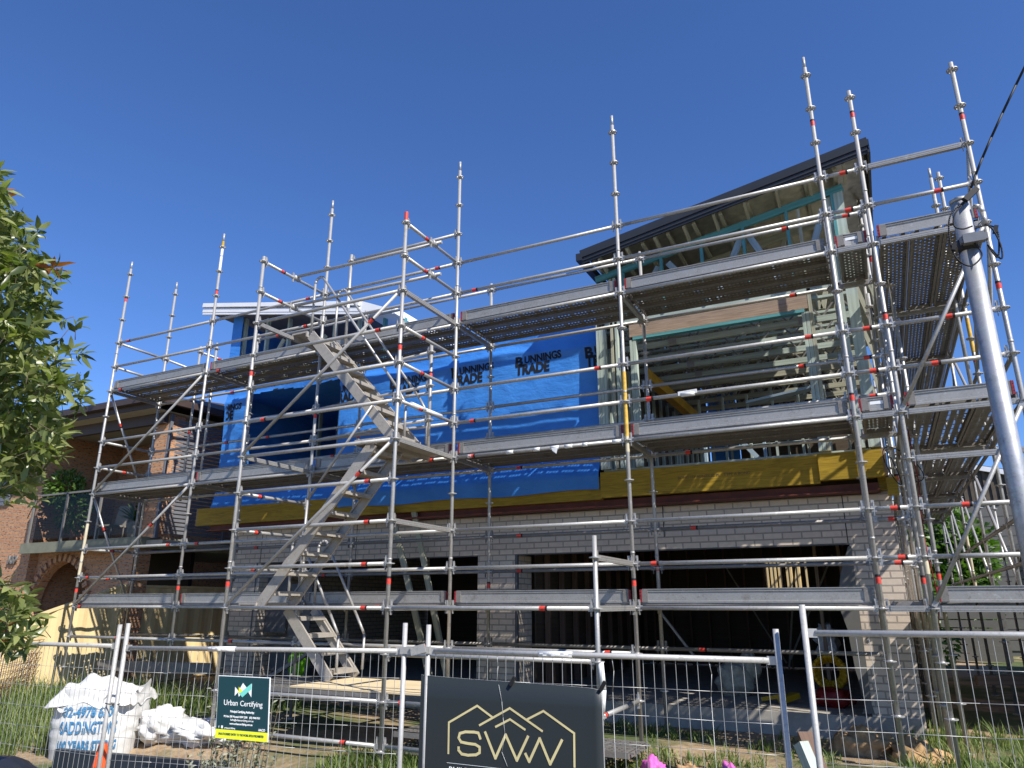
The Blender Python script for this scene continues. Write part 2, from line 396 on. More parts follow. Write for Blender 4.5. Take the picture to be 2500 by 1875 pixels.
def ledger(root, p, q, band=None, name='ledger', mat='galv', r=TR):
    p = Vector(p); q = Vector(q); d = (q - p).normalized(); b = MB()
    b.tube(p + d * .075, q - d * .075, r, 12); head(b, p, d); head(b, q, -d)
    o = b.build(name, mat, root)
    if band is not None:
        for t in (band if isinstance(band, (list, tuple)) else [band]):
            c = p.lerp(q, t); rot = d.to_track_quat('Z', 'Y').to_euler()
            inst(bandmesh, o, c, rot); inst(bandblk, o, c + d * .042, rot)
    return o
def transom(root, p, q, name='transom'):
    p = Vector(p); q = Vector(q); d = (q - p).normalized(); b = MB()
    b.bar(p + d * .075, q - d * .075, .048, .058); 
    for sgn in (-1, 1):
        side = d.cross(Vector((0, 0, 1))).normalized() * .0245 * sgn
        b.bar(p + d * .08 + side + Vector((0, 0, .012)), q - d * .08 + side + Vector((0, 0, .012)), .003, .006)
        b.bar(p + d * .08 + side - Vector((0, 0, .012)), q - d * .08 + side - Vector((0, 0, .012)), .003, .006)
    head(b, p, d); head(b, q, -d); return b.build(name, 'alu', root)
def brace(root, p, q, band=None):
    p = Vector(p); q = Vector(q); d = (q - p).normalized(); b = MB()
    b.tube(p + d * .08, q - d * .08, .0215, 12); b.bar(p + d * .02, p + d * .10, .012, .045); b.bar(q - d * .10, q - d * .02, .012, .045)
    o = b.build('brace', 'galv', root)
    if band is not None:
        c = p.lerp(q, band); rot = d.to_track_quat('Z', 'Y').to_euler(); inst(bandmesh, o, c, rot); inst(bandblk, o, c + d * .042, rot)
    return o
def plank(root, p, q, wd, z, style='perf_grouped', name='deck_plank'):
    """steel deck plank whose top sheet spans p..q (xy centre line)"""
    p = Vector((*p, z)); q = Vector((*q, z)); d = (q - p); L = d.length; d.normalize(); sd = Vector((-d.y, d.x, 0)); b = MB()
    h = wd / 2; r0 = random.random() * 3; sg = random.uniform(-.004, .004)
    t = .052
    A, B_, C_, D_ = p - sd * h, q - sd * h, q + sd * h, p + sd * h; up = Vector((0, 0, t + sg)); u2 = Vector((0, 0, .004))
    uv = [(r0, 0), (r0 + L, 0), (r0 + L, .32), (r0, .32)]
    b.quad([A + up, B_ + up, C_ + up, D_ + up], uv, False, 1)
    for (e, f_) in ((A, B_), (C_, D_)):
        b.quad([e, f_, f_ + up, e + up], [(0, 0), (L, 0), (L, .06), (0, .06)])
        inn = sd * (.028 if e is A else -.028)
        b.quad([e, f_, f_ + inn, e + inn], [(0, 0), (L, 0), (L, .03), (0, .03)])
    for e, s_ in ((p, 1), (q, -1)):
        b.bar(e - sd * (h - .005) + d * .012 * s_ + Vector((0, 0, .02)), e + sd * (h - .005) + d * .012 * s_ + Vector((0, 0, .02)), .02, .05)
        for k in (-1, 1): b.bar(e + sd * k * h * .6 - d * .045 * s_ + Vector((0, 0, .040)), e + sd * k * h * .6 + d * .03 * s_ + Vector((0, 0, .040)), .04, .014)
    return b.build(name, ['galv_dark', style], root)
def toe(root, p, q, z, caps=(1, 1), out=None, sticker=False, hh=.155):
    p = Vector(p); q = Vector(q); d = (q - p); d.z = 0; L = d.length; d.normalize(); sd = Vector((d.y, -d.x, 0))   # sd: outward (viewer side)
    b = MB(); zb = z + .058
    prof = [(0, 0), (.012, 0), (.012, .028), (.004, .034), (.004, .150), (.012, .157), (.012, .163), (.004, .170), (.004, .186), (.016, .190), (.016, .200), (0, .200)]
    k = len(prof); dent = random.uniform(-.003, .003); segs = 4
    for s_ in range(segs + 1):
        e = p + d * (.085 + (L - .17) * s_ / segs) + sd * (0 if s_ in (0, segs) else random.uniform(-.005, .005))
        for (a, zz) in prof: b.v.append(tuple(e + sd * a + Vector((0, 0, zz * hh / .2 + zb - e.z))))
    for s_ in range(segs):
        for i in range(k):
            j = (i + 1) % k; b.face([s_ * k + i, s_ * k + j, (s_ + 1) * k + j, (s_ + 1) * k + i], [(0, 0)] * 4, False)
    o = b.build('toe_board', 'alu', root)
    for c_, e, s_ in ((caps[0], p, 1), (caps[1], q, -1)):
        if c_:
            cb = MB(); m0 = e + d * .055 * s_; m1 = e + d * .125 * s_; zc = zb + .1 * hh / .2 - e.z
            m1 = e + d * .150 * s_; m2 = m0 + d * .026 * s_
            cb.bar(m2 + sd * .008 + Vector((0, 0, zc)), m1 + sd * .008 + Vector((0, 0, zc)), .026, .175 * hh / .2)
            cb.build('end_plate', 'galv_dark', o); cb = MB()
            for qi in range(4): cb.bar(m0 + sd * .008 + Vector((0, 0, zc + (qi - 1.5) * .037)), m2 + sd * .008 + Vector((0, 0, zc + (qi - 1.5) * .037)), .030, .031)
            cb.bar(m2 - d * .008 * s_ + sd * .008 + Vector((0, 0, zc)), m2 - d * .0005 * s_ + sd * .008 + Vector((0, 0, zc)), .034, .19 * hh / .2)
            cb.build('end_cap', 'red_cap' if c_ == 1 else 'galv_dark', o)
    if sticker:
        cb = MB(); mid = Vector(p).lerp(Vector(q), .5) + sd * .006; cb.bar(mid - d * .07 + Vector((0, 0, zb + .09 - mid.z)), mid + d * .07 + Vector((0, 0, zb + .09 - mid.z)), .002, .035); cb.build('sticker', 'sticker', o)
    return o
XA, XB, XM, XN, XP, XQ, XR, XT = -4.31, -1.69, .935, 3.51, 6.04, 8.63, 9.08, 10.17
YV, YS = 1.10, -1.37
# ---- front run
sc = thing('scaffold', (2.2, .5, -1.5), 'long galvanised ringlock scaffold run standing across the whole front of the unfinished house', 'scaffold')
def rnd(): return random.choice([None, .12, .3, .72, .9, None])
stdd(sc, XA, 0, -1.35, 6.62, bands=(5.93, .28), sleeve=[(.55, 1.5, 'beige')])
stdd(sc, XB, 0, -1.5, 6.62, bands=(6.02 - .45, .3), sleeve=[(6.32, 6.48, 'sleeve_white'), (6.02, 6.3, 'sleeve_white'), (6.50, 6.62, 'yellow')])
stdd(sc, XM, 0, -1.5, 6.62, bands=(2.9, .3))
stdd(sc, XN, 0, -1.5, 6.62, bands=())
stdd(sc, XP, 0, -1.5, 6.62, bands=(.28,), sleeve=[(2.05, 2.9, 'sleeve_yellow'), (1.85, 2.05, 'beige')])
stdd(sc, XQ, 0, -1.43, 6.62, bands=(5.78, 2.22, .28))
stdd(sc, 1.44, 0, 3.93, 5.62, base=False, spig=False, sleeve=[(4.66, 4.98, 'sleeve_white')])
for x, z1, bb in ((-4.32, 6.62, ()), (-3.29, 5.12, (3.3,)), (-2.82, 5.12, ()), (-1.69, 5.12, ()), (.93, 5.12, (2.8,)), (3.50, 5.12, (.3,)), (6.03, 5.12, (2.8, .5)), (8.60, 5.12, (2.3,))):
    stdd(sc, x, YV, -1.48 if x not in (-3.29, -2.82) else 1.95, z1, bands=bb, spig=(z1 > 6), base=(x not in (-3.29, -2.82)), ros_list=None if x not in (-3.29, -2.82) else [2.0, 2.5, 3.0, 4.0, 4.5, 5.0])
XS = [XA, XB, XM, XN, XP, XQ]
for i, (a, c_) in enumerate(zip(XS, XS[1:])):
    tower = (i == 2)
    for z in (0, .5, 1, 2, 2.5, 3, 4, 4.5, 5): 
        bd = random.choice([.12, .86, None, None, None]) if z not in (0, .5) else random.choice([.1, None, None, .55])
        if z == 0 and i in (0,): bd = .07
        ledger(sc, (a, 0, z), (c_, 0, z), bd)
for a in (XA, XB): ledger(sc, (a, 0, -.5), (XB if a == XA else XM, 0, -.5), .5)
for a, c_ in ((XM, XN), (XN, XP), (XP, XQ)): 
    if c_ != XQ: ledger(sc, (a, 0, -.5), (c_, 0, -.5), .86)
ledger(sc, (1.44, 0, 5.5), (XN, 0, 5.5), None)
VX = [-4.32, -1.69, .93, 3.50, 6.03, 8.60]
for i, (a, c_) in enumerate(zip(VX, VX[1:])):
    for z in (-.5, .5 if i else 0.5, 1, 2, 2.5, 3, 4, 5):
        if i == 0 and z == 5: continue
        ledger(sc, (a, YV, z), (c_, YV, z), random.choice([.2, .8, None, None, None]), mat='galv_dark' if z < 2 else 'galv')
for x, xv in zip(XS, VX):
    for z in (0, 2, 4): transom(sc, (x, 0, z), (xv, YV, z))
for z in (4.5, 5, 2.5, 3, 1, .5): ledger(sc, (XA, 0, z), (-4.32, YV, z), .5 if z < 3 else None, 'end_rail')
ledger(sc, (-4.32, YV, 5), (-4.32, YV + 2.4, 4.9), None, 'end_rail'); ledger(sc, (-3.29, YV, 5), (-3.29, YV + 1.6, 5), .3, 'end_rail')
brace(sc, (XA, -.03, 0), (XB, -.03, 2), .68); brace(sc, (XA, -.03, 2), (XB, -.03, 4))
brace(sc, (XA, 0, 4), (-4.32, YV, 2), .3); brace(sc, (XA, 0, 2), (-4.32, YV, 0), .3)
for z, st in ((0, 'perf_grouped'), (2, 'perf_grouped'), (4, 'perf_grouped')):
    for i, (a, c_) in enumerate(zip(XS, XS[1:])):
        for j in range(3): plank(sc, (a + .05, .20 + .33 * j), (c_ - .05, .20 + .33 * j), .318, z + .03, st)
        toe(sc, (a, .045, 0), (c_, .045, 0), z, ((1 if i in (1, 3, 4) else 2), (1 if i in (2, 3) else 2)))
# infill bay at the right corner
for z in (0, 2, 4):
    transom(sc, (XQ, 0, z), (XR, 0, z)); transom(sc, (XQ, YV, z), (XR, YV, z))
    plank(sc, ((XQ + XR) / 2, .04), ((XQ + XR) / 2, YV - .04), .30, z + .03, 'perf_dense')
    if z: toe(sc, (XQ, .045, 0), (XR, .045, 0), z, (1, 1), None, True)
for z in (.5, 1, 2.5, 3, 4.5, 5):
    ledger(sc, (XQ, 0, z), (XR, 0, z), .55); ledger(sc, (XQ, YV, z), (XR, YV, z), .5)
s = MB(); s.tube((6.75, 0, 2.5), (6.92, 0, 2.5), .030, 9); s.bar((6.72, -.02, 2.51), (6.95, -.02, 2.52), .01, .05, (0, 0, 1)); s.build('tape_wrap', 'sleeve_white', sc)
for t in (3.75, 4.35, 4.75, 5.0, 5.2, 5.45, 5.85):
    s = MB(); L_ = random.uniform(.05, .13); s.tube((t, 0, 2), (t + L_, 0, 2), .0265, 9); dd = random.choice([0, 0, .03, .07])
    if dd: s.quad([(t + .02, -.0265, 1.992), (t + L_ - .01, -.0265, 1.992), (t + L_ - .03, -.030, 1.98 - dd), (t + .03, -.026, 1.985 - dd * .4)])
    s.build('tape_wrap', 'sleeve_white', sc)
# ---- stair tower
tw = thing('stair_tower', (2.2, -1.37, -1.5), 'projecting stair tower frame of galvanised tube standing in front of the long scaffold', 'scaffold')
XS1, XS2, XS3 = .915, 3.507, 6.066
stdd(tw, XS1, YS, -1.55, 5.08, bands=(3.22, .3), spig=False); stdd(tw, XS2, YS, -1.58, 5.16, bands=(3.2, .3), spig=False, sleeve=[(5.04, 5.16, 'red_tape')])
stdd(tw, XS3, YS, -1.6, .72, bands=(-1.3,), spig=False)
stdd(tw, 3.30, -.32, 2.05, 3.62, bands=(3.15,), spig=False, base=False, ros_list=[2.5, 3.0, 3.5])
for z in (0, .5, 1, 1.5, 2, 2.5, 3, 3.5, 4): ledger(tw, (XS1, YS, z), (XS2, YS, z), {0: .87, .5: .86, 1: .86, 1.5: .85, 2.5: .13, 3.5: .86}.get(z))
for z in (5, 4.5, 1.5, 1, .5): ledger(tw, (XS1, YS, z), (XM, 0, z), .28, 'side_rail')
for z in (5, 4.5, 3.5, 3, 2.5): ledger(tw, (XS2, YS, z), (XN, 0, z), .36, 'side_rail')
for z in (4, 2, 0, -1): transom(tw, (XS1, YS, z), (XM, 0, z))
for z in (4, 2, 1, 0): transom(tw, (XS2, YS, z), (XN, 0, z))
s = MB(); s.path([(XS2, YS + .3, 2.52), (XN, -.75, 2.515), (XN, -.35, 2.52)], .031); s.build('tape_wrap', 'sleeve_white', tw)
for z in (5.03, 4.53):
    b = MB(); b.tube((.86, -.69, z), (3.62, -.64, z), .0242, 12)
    for e in (.925, 3.51): b.tube((e, -.74, z - .02), (e, -.62, z - .02), .045, 8); b.bar((e, -.75, z - .11), (e, -.75, z + .05), .02, .02)
    b.build('clamped_tube', 'galv', tw)
for z in (3.5, 3.0, 2.5): ledger(tw, (XM, .0, z), (3.30, -.32, z), None, 'inner_rail')
brace(tw, (XS1, YS - .03, 2), (XS2, YS - .03, 4), .82); brace(tw, (XS1, YS - .03, 0), (XS2, YS - .03, 2), .8)
ledger(tw, (XS2, YS, 0), (XS3, YS, 0), .77); ledger(tw, (XS2, YS, -.5), (XS3, YS, -.5), None)
ledger(tw, (XS1, YS, -1), (XS2, YS, -1), None); ledger(tw, (XS1, YS, -1.45), (XS2, YS, -1.45), .8)
ledger(tw, (XS2, YS, -1), (XS3, YS, -1), .1); ledger(tw, (XS2, YS, -1.45), (XS3, YS, -1.45), .9)
transom(tw, (XS3, YS, .5), (XP, 0, .5)); transom(tw, (XS3, YS, 0), (XP, 0, 0)); ledger(tw, (XS3, YS, -1), (XP, 0, -1), .1, 'side_rail')
s = MB(); s.path([(XS3 + .03, YS - .02, -.5), (XS3 + .05, YS - .02, -.75), (XS3 + .03, YS - .02, -.95)], .03); s.build('tape_wrap', 'sleeve_white', tw)
for j, y in enumerate((-1.10, -.66, -.28)):
    plank(tw, (1.0, y), (3.45, y), .36, -.98, 'perf_grouped', 'deck_plank')
b = MB(); b.box(2.05, 3.95, -1.28, -.12, -.925, -.905); b.build('ply_sheet', 'ply_yellow', tw)
for j, y in enumerate((-1.12, -.80)):
    plank(tw, (3.6, y), (6.3, y), .31, -1.36, 'perf_grouped'); plank(tw, (3.6, y), (5.9, y), .31, -1.52, 'perf_grouped')
for x in (2.98, 3.30):
    b = MB(); b.box(x - .15, x + .15, -1.32, -.06, 2.035, 2.06); b.box(x - .15, x - .135, -1.32, -.06, 1.985, 2.035); b.box(x + .135, x + .15, -1.32, -.06, 1.985, 2.035); b.build('landing_plank', 'stair_alu', tw)
for (x, y0, y1, z) in ((1.25, -1.32, -.72, 0), (1.1, -.68, -.06, 4.0)):
    b = MB(); b.box(x - .15, x + .15, y0, y1, z + .035, z + .06); b.box(x - .15, x - .13, y0, y1, z - .03, z + .035); b.box(x + .13, x + .15, y0, y1, z - .03, z + .035); b.build('landing_plank', 'stair_alu', tw)
# flights
def flight(x0, z0, x1, z1, ya, yb, nt_, label, rails=False, gname='aluminium stair flights of the tower'):
    t = thing('access_stair', (x0, ya, z0), label, 'stairs', gname)
    for y in (ya, yb):
        b = MB(); b.bar((x0, y, z0), (x1, y, z1), .028, .150); b.bar((x0, y + (.018 if y == ya else -.018), z0 + .07), (x1, y + (.018 if y == ya else -.018), z1 + .07), .035, .008); b.build('stringer', 'stair_alu', t)
    for i in range(nt_):
        f_ = (i + .6) / nt_; x = x0 + (x1 - x0) * f_; z = z0 + (z1 - z0) * f_ + .02; b = MB()
        b.box(x - .105, x + .105, ya + .016, yb - .016, z - .012, z + .012)
        for xx in (x - .105, x + .087): b.box(xx, xx + .018, ya + .016, yb - .016, z - .040, z - .012)
        for q in range(5): b.box(x - .085 + q * .040, x - .070 + q * .040, ya + .02, yb - .02, z + .012, z + .017)
        b.build('tread', 'stair_alu', t)
    if rails:
        for y in (ya, yb):
            b = MB(); sgn = 1 if x1 > x0 else -1; up = Vector((0, 0, .92))
            P0 = Vector((x0, y, z0)); P1 = Vector((x1, y, z1)); hi = P0 if z0 > z1 else P1; lo = P1 if z0 > z1 else P0
            dr = (lo - hi).normalized()
            arc = [hi + Vector((0, 0, .05)), hi + Vector((0, 0, .85))]
            cx = hi + Vector((0, 0, .85))
            sx = 1 if dr.x > 0 else -1
            for a in (30, 60, 90, 115): arc.append(cx + Vector((sx * .10 * (1 - math.cos(R(a))), 0, .10 * math.sin(R(a)))))
            arc += [lo + Vector((-sx * .05, 0, .80))]
            arc += [lo + Vector((sx * .10, 0, .55)), lo + Vector((sx * .10, 0, .1))]
            b.path(arc, .019); b.build('handrail', 'galv', t)
    return t
flight(1.30, 4.0, 3.02, 2.12, -.64, -.10, 8, 'upper flight descending from the top deck to the middle landing, handrail hoop at its top', True)
flight(1.42, .02, 3.10, 2.0, -1.28, -.72, 8, 'middle flight climbing to the right between the lowest ledgers and the landing', False)
flight(1.30, -.02, 2.12, -.90, -.64, -.10, 4, 'short lowest flight resting on the pale plywood platform', True)
b = MB(); b.tube((2.62, -.69, 2.75), (1.55, -.69, 1.45), .018, 8); b.tube((1.55, -.69, 1.45), (1.52, -.69, .1), .018, 8); b.build('side_handrail', 'galv', tw)
# ---- side run
sd_ = thing('scaffold', (9.6, 5, -1.5), 'side run of scaffold receding past the right wall of the unfinished house', 'scaffold')
stdd(sd_, XR, 0, -1.43, 6.10, bands=(5.75, 3.1), spig=False, sleeve=[(.33, .5, 'beige')]); stdd(sd_, XT, 0, -1.5, 6.10, bands=(5.35, 3.25), spig=False)
stdd(sd_, XR, YV, -1.48, 5.1, bands=(.3, 4.3), spig=False)
YD = [0, 2.5, 5.05, 7.6, 10.1, 12.6]
for k, y in enumerate(YD[1:]):
    stdd(sd_, XR, y, -1.5, 5.2 if k else 6.1, bands=(2.7,) if k < 2 else (), spig=False); stdd(sd_, XT, y, -1.5, 6.1 if k == 0 else 5.2, bands=(3.2,) if k < 2 else (), spig=False, sleeve=[(3.3, 3.8, 'sleeve_yellow')] if k == 0 else ([(.2, 1.3, 'beige')] if k == 2 else None))
for i in range(5):
    y0, y1 = YD[i], YD[i + 1]
    for z in (0, 2, 4):
        if i == 4 and z == 4: continue
        for j in range(3): plank(sd_, (XR + .215 + .33 * j, y0 + .05), (XR + .215 + .33 * j, y1 - .05), .318, z + .03, 'perf_dense' if z == 4 else 'perf_grouped')
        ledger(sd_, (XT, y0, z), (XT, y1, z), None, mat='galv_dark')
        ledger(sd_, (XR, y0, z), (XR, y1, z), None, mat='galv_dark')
        if i: toe(sd_, (XT - .02, y0, 0), (XT - .02, y1, 0), z, (2, 2))
    for z in (.5, 1, 2.5, 3, 4.5, 5): 
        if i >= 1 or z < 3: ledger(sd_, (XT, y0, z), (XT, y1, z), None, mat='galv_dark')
    brace(sd_, (XT + .03, y0 if i % 2 else y1, 2), (XT + .03, y1 if i % 2 else y0, 4)); brace(sd_, (XT + .03, y0, .1), (XT + .03, y1, 2))
for k, y in enumerate(YD):
    for z in (0, 2, 4): transom(sd_, (XR, y, z), (XT, y, z))
transom(sd_, (XR, 0, 5), (XT, 0, 5)); ledger(sd_, (XR, 0, 4.5), (XT, 0, 4.5), .66)
for z in (3, 2.5, 1, .5): ledger(sd_, (XR, 0, z), (XT, 0, z), {3: .55, 2.5: .36, 1: .4, .5: .93}[z])
transom(sd_, (XR, 0, 1.5), (XT, 0, 1.5))
for z in (4, 2, 0): toe(sd_, (XR, -.02, 0), (XT, -.02, 0), z, (1, 1))
brace(sd_, (XR, -.04, 2), (XT, -.04, 4)); brace(sd_, (XR, -.04, 0), (XT, -.04, 2)); brace(sd_, (XT, 0, 5), (XT, 2.5, 3))
stdd(sd_, 10.05, 2.35, 2.05, 5.95, base=False, ros_list=[4.5, 5.0, 5.5]); stdd(sd_, 9.25, 1.35, -1.5, 4.6, bands=(.35,), spig=False)
stdd(sd_, 9.0, 2.0, -1.5, 4.2, spig=False, bands=(1.6,)); stdd(sd_, 9.02, 3.6, -1.5, 5.0, spig=False)
# hanging cables at the corner
b = MB(); pts = []
for i in range(40):
    t = i / 39; pts.append((8.95 + .25 * math.sin(t * 9) * t + .1 * t, 1.25 + .1 * math.sin(t * 5), 1.75 - .35 * math.sin(t * 7) * math.sin(t * 3) - .3 * t))
b.path(pts, .006, 5); b.build('loose_cable', 'black', sd_)
b = MB(); b.path([(9.16, .9, 2.0), (9.18, .85, 1.4), (9.14, .82, .8), (9.18, .8, .1), (9.13, .8, -.3)], .006, 5); b.build('loose_cable', 'red', sd_)

# ================================================================ UNFINISHED HOUSE
hs = thing('unfinished_house', (3.3, 5, -1.5), 'half built two storey house with bare timber frame, blue wrap and pale brick', 'house')
YB = 1.70
def H(b, name, mat, label=None, parent=hs):
    o = b.build(name, mat, parent)
    if label: o['label'] = label
    return o
b = MB()
b.box(-2.34, -1.74, YB, YB + .11, -1.35, .78); b.box(2.98, 3.63, YB, YB + .11, -1.35, .78); b.box(8.35, 8.90, YB, YB + .11, -1.35, .78); b.box(-2.34, 8.90, YB, YB + .11, .78, 1.38)
b.box(-1.74, -1.63, YB, YB + .8, -1.2, .78)
b.box(8.79, 8.90, YB + .11, 11, -1.35, 1.42); b.box(-2.34, -2.23, YB + .11, 11, -1.35, 1.42)
b.box(3.52, 3.63, YB + .11, YB + .6, -1.2, .78)
H(b, 'brick_wall', 'brick_pale')
for x, z0, z1 in ((-1.66, .78, 1.38), (.55, .78, 1.38), (5.98, .95, 1.38), (8.33, .78, 1.38)):
    b = MB(); b.box(x, x + .012, YB - .0025, YB + .02, z0, z1); H(b, 'control_joint', 'black')
b = MB(); b.box(-1.74, 2.98, YB - .003, YB + .10, .765, .777); b.box(3.63, 8.35, YB - .003, YB + .10, .765, .777); b.box(-1.735, -1.70, YB - .004, YB + .06, -1.2, .765); b.box(3.635, 3.67, YB - .004, YB + .06, -1.2, .765); H(b, 'steel_lintel', 'grey_board')
b = MB(); b.box(-2.4, 8.88, YB - .04, 11, -1.52, -1.23); H(b, 'slab', 'concrete')
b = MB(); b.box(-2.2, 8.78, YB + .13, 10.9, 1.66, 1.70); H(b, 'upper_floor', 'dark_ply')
# steel beam and yellow lvl beams
b = MB(); b.box(-2.9, 8.78, 1.46, 1.64, 1.40, 1.412); b.box(-2.9, 8.78, 1.545, 1.56, 1.412, 1.5); b.box(-2.9, 8.78, 1.44, 1.66, 1.385, 1.399); H(b, 'steel_beam', 'steel_red')
b = MB(); b.bar((-3.19, 1.50, 1.665), (5.16, 1.50, 1.665), .09, .33); H(b, 'timber_beam', 'lvl_yellow')
b = MB(); b.bar((5.17, 1.455, 1.70), (8.12, 1.455, 1.70), .09, .37); H(b, 'timber_beam', 'lvl_yellow')
put_text('printed_lettering', 'BOND LD AS/NZS 02 PL   TYPE A BOND', .055, 'old_dim_wood', hs, (6.3, 1.408, 1.70), (1, 0, 0), (0, 0, 1), extrude=.0006)
b = MB(); b.bar((8.123, 1.43, 1.715), (8.86, 1.43, 1.715), .12, .34); H(b, 'timber_beam', 'lvl_yellow')
b = MB(); b.bar((8.83, 1.62, 1.60), (8.83, 9, 1.60), .1, .36); b.bar((8.865, 1.55, 1.44), (8.99, 1.55, 1.44), .10, .22); H(b, 'timber_beam', 'lvl_yellow')
b = MB(); b.box(8.862, 8.90, 1.44, 1.60, 1.56, 1.90); b.box(-3.22, -3.19, 1.455, 1.545, 1.50, 1.83); H(b, 'beam_end', 'lvl_brown')
b = MB(); b.box(5.2, 8.75, 1.50, 1.56, 1.885, 1.93); H(b, 'bottom_plate', 'pine_green')
b = MB()
b.box(5.2, 8.7, 2.6, 2.64, 1.72, 2.02); H(b, 'white_panel', 'white_board')
# blue wrap
def wy(x, z):
    top = max(0, (z - 3.4)) ; 
    return -.028 * noise.noise(Vector((x * 1.3, z * 1.6, 3))) - .05 * top * noise.noise(Vector((x * 1.1 + 5, z * 3.0, 1))) - .03 * math.exp(-((z - 3.98 - .06 * math.sin(x * 2.3)) / .07) ** 2) * (1 if -3 < x < 5.3 else 0) - .006 * noise.noise(Vector((x * 4, z * 5, 9)))
WY0 = lambda x, z: -.195 * min(1, max(0, (2.25 - z) / .38)) if x > .25 else -.10 * min(1, max(0, (2.1 - z) / .3))
b = MB(); X0, X1 = -2.93, 5.14; nxx, nzz = 260, 90
def ztop(x): return 4.34 + .05 * math.sin(x * 1.1) + .02 * math.sin(x * 4.7 + 1)
zb_ = lambda x: 1.83 if x < .30 else 1.64 + .015 * math.sin(x * 3)
for j in range(nzz + 1):
    for i in range(nxx + 1):
        x = X0 + (X1 - X0) * i / nxx; z = zb_(x) + (ztop(x) - zb_(x)) * j / nzz
        b.v.append((x, 1.60 + wy(x, z) + WY0(x, z), z))
for j in range(nzz):
    for i in range(nxx):
        a = b.v[j * (nxx + 1) + i]
        if -2.36 < a[0] < .04 and 2.62 < a[2] < 4.10 - .05 * abs(math.sin(a[0] * 2)): continue
        b.face([j * (nxx + 1) + i, j * (nxx + 1) + i + 1, (j + 1) * (nxx + 1) + i + 1, (j + 1) * (nxx + 1) + i], None, True)
wrap = H(b, 'building_wrap', 'wrap')
def clip_right(o, xmax=None, xmin=None):
    me = o.data
    import bmesh
    bm = bmesh.new(); bm.from_mesh(me)
    if xmax is not None: bmesh.ops.bisect_plane(bm, geom=bm.verts[:] + bm.edges[:] + bm.faces[:], plane_co=(xmax, 0, 0), plane_no=(1, 0, 0), clear_outer=True)
    if xmin is not None: bmesh.ops.bisect_plane(bm, geom=bm.verts[:] + bm.edges[:] + bm.faces[:], plane_co=(xmin, 0, 0), plane_no=(-1, 0, 0), clear_outer=True)
    bm.to_mesh(me); bm.free()
for k, x in enumerate((-3.28, -.12, 1.20, 2.47, 3.70, 4.93)):
    dz = .02 * math.sin(k * 2.1); z0 = 3.805 + dz
    o1 = put_text('printed_lettering', 'UNNINGS', .165, 'ink', wrap, (x + .155, 1.594, z0 + .005), (1, 0, .015), (0, 0, 1), warp=wy, extrude=.001, width=.66, bold=.006)
    # striped B emblem
    e = MB(); 
    def pt(u_, v_): 
        X_, Z_ = x + u_ * .135, z0 + v_ * .165 - .01
        return (X_, 1.592 + wy(X_, Z_), Z_)
    o2 = put_text('printed_emblem', 'B', .215, 'ink', wrap, (x - .01, 1.594, z0 - .025), (1, 0, .015), (0, 0, 1), warp=wy, extrude=.001, width=.135, bold=.009)
    o3 = put_text('printed_lettering', 'TRADE', .24, 'ink', wrap, (x + .01, 1.594, z0 - .185), (1, 0, .015), (0, 0, 1), warp=wy, extrude=.001, width=.60, bold=.011)
    for o_ in (o1, o2, o3):
        if x < X0: clip_right(o_, None, X0 + .06)
        if x > 4.5: clip_right(o_, X1 - .02)
        if -.2 < x < 0: clip_right(o_, None, .06)
for k, x in enumerate((.95, 2.42, 3.75)):
    put_text('printed_lettering', 'VapourTech Brane VHP', .06, 'ink', wrap, (x + .28, 1.592, 2.28), (1, 0, 0), (0, 0, 1), warp=wy, extrude=.001, width=.62)
    for q in range(3):
        e = MB()
        for s_ in range(12): e.quad([(x + .28 + s_ * .06, 1.578 + wy(x + .28 + s_ * .06, 2.23), 2.235 - q * .028), (x + .32 + s_ * .06, 1.578 + wy(x + .32 + s_ * .06, 2.23), 2.235 - q * .028), (x + .32 + s_ * .06, 1.592 + wy(x + .32 + s_ * .06, 2.23), 2.248 - q * .028), (x + .28 + s_ * .06, 1.592 + wy(x + .28 + s_ * .06, 2.23), 2.248 - q * .028)])
        e.build('printed_line', 'ink', wrap)
for x in (.72, 2.18, 3.51, 4.83):
    put_text('printed_lettering', 'Ametalin', .06, 'ink', wrap, (x, 1.590, 2.18), (1, 0, 0), (0, 0, 1), warp=lambda x, z: wy(x, z) + WY0(x, z), extrude=.001, width=.22)
    put_text('printed_emblem', 'O', .11, 'ink', wrap, (x + .06, 1.592, 2.26), (1, 0, 0), (0, 0, 1), warp=wy, extrude=.001, bold=.002)
for k in range(9):
    xx = -2.9 + k * .93; e = MB(); pts_ = [(xx + q * .155, 1.574 + wy(xx + q * .155, 3.02 + .02 * math.sin(xx)), 3.02 + .02 * math.sin(xx)) for q in range(7)]
    if -2.5 < xx < .1 or -2.5 < xx + .93 < .1: continue
    for a, c_ in zip(pts_, pts_[1:]): e.quad([(a[0], a[1], a[2] - .004), (c_[0], c_[1], c_[2] - .004), (c_[0], c_[1], c_[2] + .004), (a[0], a[1], a[2] + .004)])
    e.build('lap_seam', 'ink', wrap) if k % 2 else None
